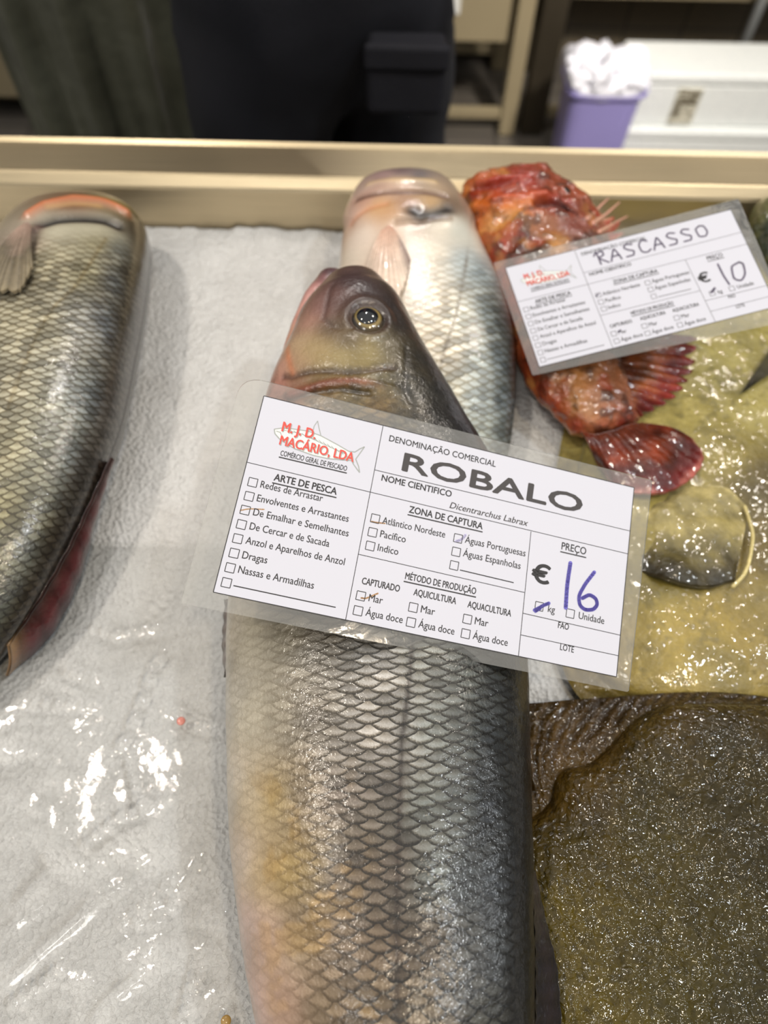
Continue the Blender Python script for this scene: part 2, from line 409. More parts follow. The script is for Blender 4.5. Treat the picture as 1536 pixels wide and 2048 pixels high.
# ------------------------------------------------------------------ generic body builders
def pchip(t, y, q):
    t = np.asarray(t, float); y = np.asarray(y, float); h = np.diff(t)
    sh = (-1,) + (1,) * (y.ndim - 1)
    dl = np.diff(y, axis=0) / h.reshape(sh); m_ = np.zeros_like(y)
    a, b = dl[:-1], dl[1:]
    m_[1:-1] = np.where(a * b > 0, 2 * a * b / np.where(np.abs(a + b) < 1e-12, 1, a + b), 0); m_[0] = dl[0]; m_[-1] = dl[-1]
    i = np.clip(np.searchsorted(t, q) - 1, 0, len(t) - 2); u = ((q - t[i]) / h[i]).reshape(sh); hh = h[i].reshape(sh)
    return (2*u**3-3*u**2+1)*y[i] + (u**3-2*u**2+u)*hh*m_[i] + (-2*u**3+3*u**2)*y[i+1] + (u**3-u**2)*hh*m_[i+1]
def smooth1(a, k):
    if k < 1: return a
    ker = np.hanning(2 * k + 3)[1:-1]; ker /= ker.sum()
    pad = np.concatenate([2 * a[:1] - a[k:0:-1], a, 2 * a[-1:] - a[-2:-k-2:-1]])
    return np.stack([np.convolve(pad[:, c], ker, 'valid') for c in range(a.shape[1])], 1)
class Body: pass
def loft(stations, nu, nv, lower=1.0, n=2.2, zmin=0.003, capa=0.03, capb=0.03, sm=6, peak=0.0):
    Ls = np.array([U(*s[0], s[2]) for s in stations]); Rs = np.array([U(*s[1], s[2]) for s in stations]); T = np.array([s[3] for s in stations])
    C = (Ls + Rs) / 2; t = np.concatenate([[0], np.cumsum(np.linalg.norm(np.diff(C, axis=0), axis=1))])
    q = np.linspace(0, t[-1], nu)
    D = np.concatenate([pchip(t, Ls, q), pchip(t, Rs, q), pchip(t, T[:, None], q)], 1); D = smooth1(D, sm)
    L, R, T = D[:, :3], D[:, 3:6], D[:, 6]
    u = q / t[-1]
    cap = np.sqrt(np.clip(1 - np.clip(1 - u / capa, 0, 1) ** 2, 0, 1)) * np.sqrt(np.clip(1 - np.clip(1 - (1 - u) / capb, 0, 1) ** 2, 0, 1)) + 1e-3
    C = (L + R) / 2; A = (R - L) / 2; tan = np.gradient(C, axis=0); N = np.cross(A, tan); N /= np.linalg.norm(N, axis=1)[:, None]
    N = np.where(N[:, 2:3] < 0, -N, N)
    th = np.linspace(0, 2 * PI, nv, endpoint=False)          # 0 = right/back, pi = left/belly, top first
    co, si = np.cos(th), np.sin(th)
    x = np.sign(co) * np.abs(co) ** (2 / n); y = np.sign(si) * np.abs(si) ** (2 / n); y = np.where(y < 0, y * lower, y)
    y = y * (1 + peak * x)
    P = C[:, None] + (A * cap[:, None])[:, None] * x[None, :, None] + (N * (T * cap)[:, None])[:, None] * y[None, :, None]
    b = Body(); b.P = P; b.w = np.broadcast_to(x[None], P.shape[:2]); b.top = np.broadcast_to(si[None] > -0.05, P.shape[:2])
    b.s = np.broadcast_to(q[:, None], P.shape[:2]); b.u = np.broadcast_to(u[:, None], P.shape[:2]); b.zmin = zmin
    arc = np.concatenate([[0], np.cumsum(np.hypot(np.diff(x), 0.55 * np.diff(y)))]); b.g = np.broadcast_to((arc / (arc[-1] + 1e-6))[None], P.shape[:2])
    b.nu, b.nv = nu, nv; b.A = A; b.N = N; b.C = C; b.T = T; normals(b); return b
def normals(b):
    du = np.gradient(b.P, axis=0); dv = np.roll(b.P, -1, 1) - np.roll(b.P, 1, 1)
    n = np.cross(dv, du); n /= np.linalg.norm(n, axis=-1)[..., None] + 1e-12
    c = (b.P - b.P.mean(1, keepdims=True)); sgn = np.sign((n * c).sum(-1).mean())
    b.nrm = n * sgn
    b.px = proj(b.P)
def pick(b, x, y):
    d = np.hypot(b.px[..., 0] - x, b.px[..., 1] - y) + 1e3 * (~b.top)
    k = np.where(d < max(d.min() * 1.5, 6))
    j = np.argmin(b.px[k][:, 2]); return b.P[k][j]
def paint(b, samples, eps=0.004, pw=1.8, sat=1.0, gain=1.0):
    cols = np.array([lin(c) for _, _, c in samples]); gr = cols.mean(1, keepdims=True); cols = (gr + (cols - gr) * sat) * gain; pts = np.array([pick(b, x, y) for x, y, _ in samples])
    Q = b.P.reshape(-1, 3); wsum = np.zeros(len(Q)); acc = np.zeros((len(Q), 3))
    for pt, c in zip(pts, cols):
        w_ = 1 / (((Q - pt) ** 2).sum(1) + eps * eps) ** pw; wsum += w_; acc += w_[:, None] * c
    return (acc / wsum[:, None]).reshape(b.P.shape)
def line(b, px):
    pts = [pick(b, *q) for q in px]; d, t = polydist(b.P, pts); return d.reshape(b.P.shape[:2]), t.reshape(b.P.shape[:2])
def blend(pig, col, wgt): return pig * (1 - wgt[..., None]) + lin(col) * wgt[..., None]
def settle(b):
    z = ZI + b.zmin
    b.P[..., 2] = np.where(b.P[..., 2] < z + 0.004, z + 0.004 * np.exp((b.P[..., 2] - z - 0.004) / 0.008), b.P[..., 2])
def body_obj(name, b, mat, parent, pig, rows=0.0027, ncol=24, msk=None, extra=None):
    sc = np.stack([b.s / rows, b.g * ncol, np.ones_like(b.s) if msk is None else msk], -1)
    P = b.P.reshape(-1, 3); f = gridfaces(b.nu, b.nv, True)
    a = len(P); P = np.concatenate([P, b.P[0].mean(0)[None], b.P[-1].mean(0)[None]])
    j = np.arange(b.nv); t0 = np.stack([np.full(b.nv, a), j, (j + 1) % b.nv], 1); o_ = (b.nu - 1) * b.nv
    t1 = np.stack([np.full(b.nv, a + 1), o_ + (j + 1) % b.nv, o_ + j], 1)
    pg = np.concatenate([pig.reshape(-1, 3), pig[0].mean(0)[None], pig[-1].mean(0)[None]])
    s2 = np.concatenate([sc.reshape(-1, 3), sc[0, :1], sc[-1, :1]])
    return mesh_np(name, P, [f, t0, t1], mat, parent, {'pig': np.clip(pg, 0, 1), 'sc': s2})
def fin(name, base, tip, mat, parent, colfn, nray=14, th=0.0012, ridge=0.0006, ser=0.08, nu=None, nv=36, sag=0.0, wav=0.0, seed=0):
    nu = nu or nray * 10 + 1
    def rs(pts):
        pts = np.asarray(pts, float)
        if len(pts) == 1: return np.repeat(pts, nu, 0)
        t = np.concatenate([[0], np.cumsum(np.linalg.norm(np.diff(pts, axis=0), axis=1))]); return pchip(t, pts, np.linspace(0, t[-1], nu))
    B, T = rs(base), rs(tip); u = np.linspace(0, 1, nu); v = np.linspace(0, 1, nv)
    ray = np.abs(np.cos(PI * nray * u)); ln = 1 - ser * (1 - ray) ** 1.0 * (0.5 + rng.random(nu) * 0.0 + 0.5)
    Pm = B[:, None] + (T - B)[:, None] * (v[None, :, None] * ln[:, None, None])
    n = np.cross(np.gradient(Pm, axis=0), np.gradient(Pm, axis=1)); n /= np.linalg.norm(n, axis=-1)[..., None] + 1e-9
    n = n.mean((0, 1)); n = n / np.linalg.norm(n); n = n if n[2] > 0 else -n
    h = ridge * (ray[:, None] ** 3) * (1 - 0.5 * v[None]) + sag * np.sin(PI * v)[None] + wav * fbm(Pm, 35, 2, seed)
    Ptop = Pm + n * (h + th / 2)[..., None]; Pbot = Pm + n * (h - th / 2)[..., None]
    UU, VV = np.meshgrid(u, v, indexing='ij'); pg = colfn(UU, VV, np.broadcast_to(ray[:, None], UU.shape), Pm)
    f1 = gridfaces(nu, nv); k = nu * nv
    ring = np.concatenate([np.arange(nu) * nv, (nu - 1) * nv + np.arange(1, nv), (np.arange(nu)[::-1] * nv + nv - 1)[1:], np.arange(nv)[::-1][1:-1]])
    r2 = np.roll(ring, -1); f3 = np.stack([ring, r2, r2 + k, ring + k], 1)
    P = np.concatenate([Ptop.reshape(-1, 3), Pbot.reshape(-1, 3)])
    return mesh_np(name, P, [f1, f1[:, ::-1] + k, f3], mat, parent, {'pig': np.clip(np.concatenate([pg.reshape(-1, 3)] * 2), 0, 1)})
def ccol(*stops):                     # colour by v with noise
    ps = np.array([s[0] for s in stops]); cs = np.array([lin(s[1]) for s in stops])
    def fn(u, v, ray, P):
        q = np.clip(v + 0.18 * fbm(P, 120, 3, 5), 0, 1)
        c = np.stack([np.interp(q, ps, cs[:, k]) for k in range(3)], -1)
        return c * (0.7 + 0.45 * ray[..., None])
    return fn
FINM = wetskin('fin_skin', 500, 0.0004, 0.3, 0.7, mscale=60)
def dome(name, c, ax, r, mat, parent, pig, flat=0.6, n=28, up=None):
    # a flattened ball: centre c, normal ax, radii r
    ax = np.asarray(ax, float); ax /= np.linalg.norm(ax); a = np.cross(ax, [0, 1, 0.01]); a /= np.linalg.norm(a); b = np.cross(ax, a)
    th = np.linspace(0, PI, n); ph = np.linspace(0, 2 * PI, n * 2, endpoint=False); TH, PH = np.meshgrid(th, ph, indexing='ij')
    P = np.asarray(c) + r * (np.sin(TH)[..., None] * (np.cos(PH)[..., None] * a + np.sin(PH)[..., None] * b) + flat * np.cos(TH)[..., None] * ax)
    return mesh_np(name, P, gridfaces(n, 2 * n, True), mat, parent, {'pig': pig(TH, PH)})

# ------------------------------------------------------------------ main sea bass under the near price tag
SK_MAIN = fishskin('bass_skin_wet', 0.12, 1.28, 0.75, 0.0009, 0.2, 0.28, 0.45)
bass = thing('sea_bass', 'dark scaly sea bass lying under the ROBALO price tag, head resting on the pale bass', 'fish', tuple(U(760, 1400, 0.0)))
st = [((678, 548), (722, 541), 0.104, 0.007), ((650, 572), (756, 563), 0.102, 0.019), ((620, 612), (792, 602), 0.098, 0.027),
      ((592, 662), (824, 656), 0.095, 0.032), ((566, 720), (856, 712), 0.090, 0.035), ((545, 770), (884, 760), 0.086, 0.037),
      ((522, 840), (930, 838), 0.080, 0.038), ((497, 930), (982, 925), 0.072, 0.039), ((474, 1050), (1024, 1045), 0.062, 0.041),
      ((458, 1210), (1049, 1205), 0.053, 0.042), ((453, 1380), (1056, 1375), 0.048, 0.0425), ((457, 1550), (1060, 1545), 0.046, 0.042),
      ((466, 1700), (1064, 1700), 0.045, 0.0415), ((482, 1850), (1066, 1850), 0.044, 0.040), ((503, 1980), (1066, 1980), 0.043, 0.039),
      ((530, 2100), (1060, 2100), 0.041, 0.036), ((580, 2330), (1030, 2330), 0.036, 0.028), ((650, 2580), (980, 2580), 0.03, 0.018), ((690, 2760), (950, 2760), 0.026, 0.012)]
b = loft(st, 640, 440, lower=0.8, n=2.25, zmin=0.002, capa=0.02, capb=0.01, sm=9)
pig = paint(b, [(700, 560, (62, 48, 52)), (740, 575, (66, 54, 56)), (670, 590, (120, 84, 80)), (640, 610, (168, 120, 112)), (655, 600, (84, 62, 58)),
    (690, 600, (84, 68, 62)), (660, 650, (92, 74, 56)), (610, 640, (190, 140, 122)), (595, 680, (200, 170, 130)), (690, 680, (88, 70, 54)),
    (620, 690, (182, 158, 108)), (680, 710, (190, 168, 104)), (740, 700, (168, 148, 84)), (590, 725, (196, 160, 120)), (640, 722, (186, 160, 98)),
    (720, 725, (160, 138, 74)), (790, 700, (96, 84, 56)), (800, 640, (58, 52, 52)), (780, 600, (50, 42, 44)), (840, 710, (44, 42, 40)),
    (560, 730, (206, 150, 130)), (552, 770, (200, 130, 116)), (590, 770, (150, 100, 74)), (640, 755, (120, 96, 56)), (700, 752, (128, 112, 62)),
    (760, 750, (84, 78, 48)), (820, 770, (62, 58, 44)), (880, 780, (38, 38, 36)), (640, 785, (132, 104, 58)), (700, 800, (92, 82, 54)),
    (760, 810, (140, 110, 56)), (800, 830, (70, 64, 46)), (900, 830, (36, 36, 36)), (930, 850, (60, 56, 60)), (570, 800, (176, 120, 104)),
    (620, 830, (130, 112, 86)), (700, 860, (104, 92, 72)), (560, 900, (170, 140, 120)), (760, 950, (120, 116, 104)), (900, 950, (66, 70, 72)),
    (470, 1240, (208, 198, 180)), (500, 1240, (190, 180, 156)), (560, 1260, (140, 132, 112)), (650, 1280, (128, 122, 112)), (750, 1300, (158, 156, 152)),
    (850, 1310, (150, 152, 146)), (930, 1330, (112, 118, 114)), (1000, 1350, (66, 72, 74)), (1046, 1350, (18, 20, 26)),
    (462, 1400, (212, 204, 188)), (500, 1420, (200, 190, 168)), (550, 1430, (160, 150, 130)), (620, 1430, (138, 128, 112)), (720, 1430, (186, 180, 172)), (750, 1370, (206, 200, 192)), (770, 1470, (206, 198, 188)), (705, 1500, (170, 162, 152)),
    (800, 1450, (160, 158, 152)), (860, 1450, (140, 146, 142)), (930, 1460, (116, 122, 118)), (985, 1470, (66, 74, 84)), (1020, 1470, (62, 66, 62)), (1052, 1470, (16, 18, 22)),
    (465, 1560, (210, 198, 180)), (500, 1580, (198, 180, 150)), (545, 1590, (186, 160, 104)), (600, 1580, (150, 132, 104)), (680, 1580, (122, 110, 100)),
    (770, 1580, (116, 106, 96)), (850, 1600, (126, 132, 126)), (920, 1600, (98, 104, 102)), (985, 1610, (62, 68, 80)), (1020, 1610, (58, 62, 58)), (1056, 1610, (16, 17, 20)),
    (478, 1720, (208, 190, 172)), (520, 1740, (198, 172, 130)), (570, 1740, (186, 156, 88)), (625, 1740, (168, 142, 84)), (655, 1750, (112, 104, 100)),
    (720, 1740, (104, 90, 76)), (800, 1740, (106, 92, 80)), (860, 1750, (116, 124, 120)), (930, 1760, (86, 92, 92)), (990, 1770, (64, 70, 78)), (1058, 1760, (18, 18, 20)),
    (490, 1860, (212, 184, 172)), (530, 1880, (206, 172, 150)), (600, 1880, (164, 142, 108)), (680, 1880, (128, 106, 80)), (770, 1890, (112, 94, 74)),
    (860, 1880, (104, 90, 74)), (930, 1880, (92, 90, 84)), (1000, 1890, (78, 84, 88)), (1055, 1900, (22, 22, 24)),
    (515, 2000, (210, 176, 162)), (560, 2010, (196, 160, 134)), (640, 2010, (150, 128, 98)), (740, 2010, (122, 102, 74)), (860, 2010, (108, 94, 74)), (980, 2010, (88, 88, 80)), (1050, 2010, (26, 25, 26))], eps=0.008, sat=0.9, gain=0.82)
nz = fbm(b.P, 60, 4, 3); nz2 = fbm(b.P, 180, 3, 8)
def disp(b, amt): b.P = b.P + b.nrm * amt[..., None]
# jaw and gill-cover relief
headm = sstep(845, 770, b.px[..., 1]); 
d, t = line(b, [(560, 752), (579, 750), (612, 739), (653, 737), (694, 739), (738, 736), (790, 730)])
pig = blend(pig, (62, 36, 30), np.exp(-(d / 0.0022) ** 2) * 0.7); disp(b, -0.0012 * np.exp(-(d / 0.002) ** 2))
d, t = line(b, [(572, 790), (600, 779), (639, 765), (667, 760), (708, 760), (745, 765), (790, 775)])
pig = blend(pig, (128, 58, 40), np.exp(-(d / 0.0026) ** 2) * 0.8 * sstep(1.0, 0.6, t)); disp(b, 0.0012 * np.exp(-(d / 0.003) ** 2))
d, t = line(b, [(570, 800), (620, 783), (680, 775), (740, 782)]); pig = blend(pig, (52, 40, 26), np.exp(-(d / 0.0015) ** 2) * 0.7); disp(b, -0.0015 * np.exp(-(d / 0.0018) ** 2))
d, t = line(b, [(661, 566), (650, 600), (643, 632), (665, 650), (700, 655)]); pig = blend(pig, (58, 40, 38), np.exp(-(d / 0.0018) ** 2) * 0.4 * sstep(1, 0.6, t)); disp(b, -0.0008 * np.exp(-(d / 0.002) ** 2))
d, t = line(b, [(560, 690), (572, 712), (580, 742)]); pig = blend(pig, (198, 120, 80), np.exp(-(d / 0.002) ** 2) * 0.6)
d, t = line(b, [(817, 690), (815, 730), (812, 770), (826, 800)]); pig = blend(pig, (24, 22, 22), np.exp(-(d / 0.0020) ** 2) * 0.5); disp(b, -0.0005 * np.exp(-(d / 0.002) ** 2))
# lateral line
d, t = line(b, [(760, 900), (815, 1180), (825, 1270), (822, 1330), (812, 1410), (804, 1480), (802, 1560), (800, 1640), (797, 1720), (797, 1800), (793, 1900), (790, 2040)])
lat = np.exp(-(d / 0.0013) ** 2) * sstep(850, 1150, b.px[..., 1]) * b.top
pig = blend(pig, (50, 36, 26), lat * 0.85); disp(b, -0.0001 * lat)
# eye socket
EYE = pick(b, 737, 632); ed = np.linalg.norm(b.P - EYE, axis=-1); q = np.unravel_index(np.argmin(ed), ed.shape); EN = b.nrm[q].copy()
disp(b, 0.0022 * np.exp(-((ed - 0.0125) / 0.0035) ** 2) - 0.0035 * np.exp(-(ed / 0.0085) ** 2))
pig = blend(pig, (56, 38, 34), np.exp(-((ed - 0.0108) / 0.0022) ** 2) * 0.75)
sp = sstep(0.1, 0.5, nz2) * headm; pig = blend(pig, (38, 34, 28), sp * 0.4 * sstep(700, 780, b.px[..., 1] + 0.25 * (b.px[..., 0] - 640)))
pig = pig * (1 + 0.22 * nz[..., None]) 
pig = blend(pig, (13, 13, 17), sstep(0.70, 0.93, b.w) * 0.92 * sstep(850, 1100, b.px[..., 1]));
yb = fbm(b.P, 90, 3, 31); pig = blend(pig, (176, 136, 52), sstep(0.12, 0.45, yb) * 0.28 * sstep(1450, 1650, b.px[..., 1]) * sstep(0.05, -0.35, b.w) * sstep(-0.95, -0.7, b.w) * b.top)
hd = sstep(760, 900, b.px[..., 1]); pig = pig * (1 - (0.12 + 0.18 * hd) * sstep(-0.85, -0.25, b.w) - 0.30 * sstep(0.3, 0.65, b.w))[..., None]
pig = pig * (1 + 0.9 * sstep(730, 790, b.px[..., 1] + 0.3 * (b.px[..., 0] - 700)) * (1 - sstep(860, 1000, b.px[..., 1])) * fbm(b.P, 260, 3, 91))[..., None]
disp(b, 0.0006 * fbm(b.P, 45, 3, 12) * 1.5); normals(b); settle(b)
msk = sstep(745, 880, b.px[..., 1] - 0.15 * (b.px[..., 0] - 640)) * (0.10 + 0.90 * sstep(-0.80, -0.05, b.w)); 
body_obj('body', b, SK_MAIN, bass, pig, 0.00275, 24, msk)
# eye: golden iris dome, dark pupil under a clear cornea
EM = Mt('eye_gloss'); EM.set(Base_Color=EM.attr('pig', 'Color'), Roughness=0.12, Coat_Weight=1.0, Coat_Roughness=0.02, Normal=EM.bump(EM.noise(EM.obj(), 500, 3), 0.0002))
def irispig(TH, PH):
    r = np.where(TH < PI / 2, np.sin(TH), 1.0); c = np.zeros(TH.shape + (3,)); a = lin((96, 76, 40)); k = lin((26, 20, 18)); g = lin((170, 150, 92))
    c[:] = a; m_ = 0.7 * np.exp(-((r - 0.68) / 0.07) ** 2)[..., None]; c = c * (1 - m_) + g * m_
    m_ = (sstep(0.66, 0.85, r) * (0.75 + 0.25 * np.sin(PH * 2 + 1)))[..., None]; return c * (1 - m_) + k * m_
eye = dome('eye', EYE - EN * 0.0022, EN + np.array([0, 0.05, 0.1]), 0.0098, EM.m, bass, irispig, 0.5)
PM = plain('pupil_black', (10, 16, 24), 0.08, Coat_Weight=1.0)
dome('pupil', EYE + EN * 0.0009 + np.array([-0.0004, 0.0002, 0]), EN, 0.0063, PM, eye, lambda a, c: np.zeros(a.shape + (3,)), 0.45)
eye['label'] = 'golden-ringed eye with a dark pupil'
# lower jaw, open a little beyond the snout
jw = loft([((655, 541), (688, 543), 0.100, 0.005), ((638, 556), (690, 560), 0.099, 0.010), ((622, 582), (676, 590), 0.096, 0.014), ((603, 616), (660, 622), 0.094, 0.016), ((586, 655), (640, 662), 0.092, 0.016), ((572, 695), (612, 700), 0.089, 0.013), ((562, 728), (590, 732), 0.087, 0.008)],
          90, 60, 0.9, 2.2, 0.0, 0.08, 0.05, 3)
pj = paint(jw, [(668, 541, (78, 58, 62)), (655, 552, (122, 88, 88)), (648, 580, (190, 140, 134)), (630, 600, (206, 158, 150)), (655, 575, (150, 104, 100)), (612, 640, (206, 150, 138)), (640, 620, (170, 110, 96)), (590, 670, (208, 160, 138)), (575, 710, (212, 152, 132))], 0.003)
pj = pj * (1 + 0.25 * fbm(jw.P, 120, 3, 4)[..., None]); disp(jw, 0.0006 * fbm(jw.P, 90, 3, 6))
body_obj('lower_jaw', jw, SK_MAIN, bass, pj, msk=np.zeros_like(jw.s))['label'] = 'pinkish lower jaw'
# fins
fin('dorsal_fin', [U(1058, 1745, 0.050), U(1064, 1850, 0.050), U(1066, 1960, 0.048), U(1064, 2120, 0.046)], [U(1066, 1740, 0.043), U(1090, 1850, 0.037), U(1113, 1960, 0.033), U(1124, 2120, 0.03)],
    FINM, bass, ccol((0, (22, 20, 26)), (0.6, (32, 26, 34)), (1, (20, 18, 24))), 9, 0.002, 0.0005, 0.02)['label'] = 'dark folded fin along the back'
fin('pelvic_fin', [U(470, 1195, 0.046), U(463, 1260, 0.046), U(458, 1330, 0.044)], [U(452, 1200, 0.036), U(447, 1280, 0.033), U(451, 1355, 0.030)],
    FINM, bass, ccol((0, (150, 124, 104)), (0.5, (92, 70, 60)), (1, (60, 46, 42))), 5, 0.0016, 0.0006, 0.1)
tl = U(820, 2740, 0.026)
fin('tail_fin', [U(700, 2750, 0.026), U(820, 2755, 0.026), U(945, 2750, 0.026)], [U(560, 3100, 0.012), U(820, 3010, 0.014), U(1080, 3100, 0.012)], FINM, bass, ccol((0, (90, 86, 80)), (1, (50, 48, 48))), 16, 0.002, 0.0006, 0.05)

# ------------------------------------------------------------------ pale sea bass behind, under the head of the main one
SK_PALE = fishskin('bass_skin_pale', 0.55, 1.12, 0.6, 0.0006, 0.1, 0.3, 0.6)
pale = thing('sea_bass', 'pale cream sea bass under the main bass head, snout against the steel rim', 'fish', tuple(U(860, 700, 0.0)))
st = [((748, 349), (838, 347), 0.058, 0.006), ((736, 362), (872, 360), 0.055, 0.016), ((722, 382), (892, 379), 0.051, 0.025), ((706, 412), (912, 408), 0.047, 0.032),
      ((690, 455), (936, 448), 0.043, 0.036), ((679, 530), (970, 522), 0.040, 0.037), ((670, 620), (1010, 612), 0.037, 0.036), ((668, 700), (1027, 695), 0.034, 0.033),
      ((678, 790), (1029, 785), 0.029, 0.027), ((700, 870), (1024, 866), 0.023, 0.0205), ((735, 960), (1006, 955), 0.018, 0.0155), ((780, 1060), (968, 1060), 0.014, 0.011), ((805, 1120), (930, 1120), 0.012, 0.008)]
b = loft(st, 420, 260, 1.0, 2.3, 0.002, 0.03, 0.02, 7)
pig = paint(b, [(800, 345, (98, 78, 84)), (840, 352, (86, 84, 92)), (760, 355, (150, 118, 118)), (730, 375, (206, 176, 160)), (800, 366, (214, 184, 150)), (860, 368, (176, 150, 120)),
    (725, 400, (204, 150, 126)), (790, 376, (196, 156, 136)), (700, 430, (214, 176, 156)), (760, 412, (206, 156, 96)), (810, 405, (158, 108, 66)), (860, 405, (196, 154, 96)), (840, 425, (90, 74, 62)), (905, 410, (110, 88, 70)),
    (780, 425, (190, 140, 90)), (880, 445, (228, 216, 196)), (800, 450, (224, 200, 180)), (720, 470, (226, 206, 188)), (690, 520, (222, 206, 186)), (760, 540, (222, 196, 176)), (860, 500, (232, 220, 200)), (925, 460, (196, 196, 184)),
    (935, 520, (170, 180, 182)), (960, 540, (130, 144, 150)), (870, 600, (226, 214, 194)), (930, 620, (196, 198, 190)), (975, 620, (140, 152, 156)), (1005, 640, (110, 122, 128)), (850, 680, (222, 210, 190)),
    (900, 700, (216, 208, 192)), (960, 720, (160, 170, 170)), (1010, 720, (100, 112, 120)), (900, 790, (206, 202, 184)), (960, 800, (150, 160, 160)), (1015, 800, (84, 94, 100)), (960, 860, (150, 158, 152)), (1012, 866, (80, 88, 88))], 0.008, sat=0.85)
headm = sstep(452, 425, b.px[..., 1])
for px, c, wd, k, dz in (([(712, 400), (745, 388), (800, 384), (850, 384), (890, 392)], (96, 62, 46), 0.0028, 0.85, -0.0018), ([(735, 372), (800, 362), (870, 366)], (222, 190, 140), 0.003, 0.5, 0.001),
                         ([(826, 420), (845, 430), (870, 427), (895, 418)], (26, 26, 30), 0.006, 0.95, -0.0016), ([(700, 445), (735, 418), (770, 408)], (200, 130, 90), 0.003, 0.5, -0.001),
                         ([(790, 442), (840, 436), (900, 432)], (128, 96, 66), 0.0025, 0.5, -0.003), ([(945, 430), (935, 520), (915, 620), (890, 700), (870, 770), (860, 850)], (96, 80, 62), 0.0012, 0.75, -0.0006)):
    d, t = line(b, px); pig = blend(pig, c, np.exp(-(d / wd) ** 2) * k * b.top); disp(b, dz * np.exp(-(d / wd) ** 2))
d, t = line(b, [(700, 440), (790, 448), (900, 440), (930, 440)])
disp(b, 0.0025 * sstep(460, 432, b.px[..., 1]) * b.top)
pig = pig * (1 + 0.1 * fbm(b.P, 50, 4, 3)[..., None]); normals(b); settle(b)
body_obj('body', b, SK_PALE, pale, pig, 0.0027, 26, sstep(450, 640, b.px[..., 1]) * (0.25 + 0.75 * sstep(-0.6, 0.2, b.w)))
PK = wetskin('fin_pale', 400, 0.0004, 0.28, 0.8, mscale=40)
def pfc(u, v, ray, P):
    c = np.interp(v, [0, 1], [0, 1])[..., None]; c = lin((210, 172, 152)) * (1 - c) + lin((226, 208, 190)) * c; e = (sstep(0.72, 0.98, u) * sstep(0.2, 0.6, v))[..., None]; return (c * (1 - e) + lin((150, 130, 122)) * e) * (0.9 + 0.12 * ray[..., None])
fin('pectoral_fin', [pick(b, 762, 462) + [0, 0, 0.002], pick(b, 775, 455) + [0, 0, 0.003], pick(b, 786, 458) + [0, 0, 0.002]],
    [pick(b, 728, 545) + [0, 0, 0.002], pick(b, 745, 595) + [0, 0, 0.004], pick(b, 785, 612) + [0, 0, 0.004], pick(b, 812, 570) + [0, 0, 0.004], pick(b, 818, 520) + [0, 0, 0.002]], PK, pale, pfc, 12, 0.0012, 0.0004, 0.04, sag=0.003)['label'] = 'pinkish fin folded on the flank'
fin('tail_fin', [U(808, 1115, 0.012), U(868, 1118, 0.012), U(928, 1115, 0.012)], [U(790, 1190, 0.008), U(868, 1180, 0.008), U(950, 1190, 0.008)], FINM, pale, ccol((0, (120, 118, 110)), (1, (70, 70, 70))), 14, 0.0015, 0.0004, 0.05)

# ------------------------------------------------------------------ sea bass at the left
SK_LEFT = fishskin('bass_skin_green', 0.3, 1.15, 0.7, 0.0008, 0.15, 0.28, 0.8)
left = thing('sea_bass', 'green grey sea bass at the left edge with an orange rimmed open gill cover', 'fish', tuple(U(60, 800, 0.0)))
st = [((150, 461), (205, 460), 0.006, 0.005), ((110, 466), (246, 460), 0.014, 0.011), ((78, 470), (272, 460), 0.024, 0.021), ((40, 474), (289, 462), 0.034, 0.032), ((14, 490), (297, 478), 0.039, 0.037),
      ((-16, 535), (299, 525), 0.042, 0.040), ((-60, 610), (291, 600), 0.043, 0.041), ((-100, 720), (272, 706), 0.043, 0.041), ((-140, 850), (246, 832), 0.042, 0.040), ((-175, 980), (204, 950), 0.040, 0.038),
      ((-210, 1110), (150, 1070), 0.036, 0.034), ((-240, 1220), (92, 1180), 0.030, 0.028), ((-265, 1320), (32, 1275), 0.024, 0.021), ((-290, 1430), (-60, 1380), 0.018, 0.014), ((-320, 1520), (-130, 1470), 0.014, 0.009)]
b = loft(st, 440, 280, 1.0, 2.3, 0.002, 0.03, 0.02, 6)
pig = paint(b, [(150, 398, (150, 100, 60)), (230, 396, (150, 130, 80)), (270, 420, (110, 96, 52)), (290, 470, (72, 62, 38)), (120, 455, (214, 206, 176)), (180, 455, (212, 204, 172)), (40, 480, (190, 168, 148)), (20, 540, (120, 110, 92)),
    (110, 520, (206, 198, 164)), (200, 480, (170, 160, 116)), (240, 500, (140, 146, 140)), (180, 540, (170, 164, 126)), (230, 560, (112, 122, 128)), (270, 560, (70, 66, 48)), (295, 560, (56, 48, 32)),
    (40, 640, (206, 198, 166)), (100, 650, (188, 182, 152)), (160, 650, (176, 178, 172)), (220, 650, (110, 122, 132)), (262, 660, (72, 74, 66)), (283, 660, (60, 46, 34)),
    (20, 780, (196, 188, 158)), (90, 800, (164, 160, 132)), (150, 800, (142, 150, 150)), (200, 800, (104, 116, 124)), (240, 800, (66, 68, 60)), (20, 900, (172, 164, 128)), (80, 920, (138, 136, 112)), (150, 920, (118, 128, 130)), (195, 930, (72, 80, 80)),
    (20, 1020, (150, 142, 100)), (80, 1030, (124, 122, 100)), (150, 1020, (88, 98, 98)), (20, 1130, (112, 108, 80)), (70, 1130, (86, 92, 88)), (120, 1100, (60, 60, 52)), (20, 1220, (72, 76, 62)), (60, 1200, (56, 54, 44))], 0.010, sat=0.8, gain=0.8)
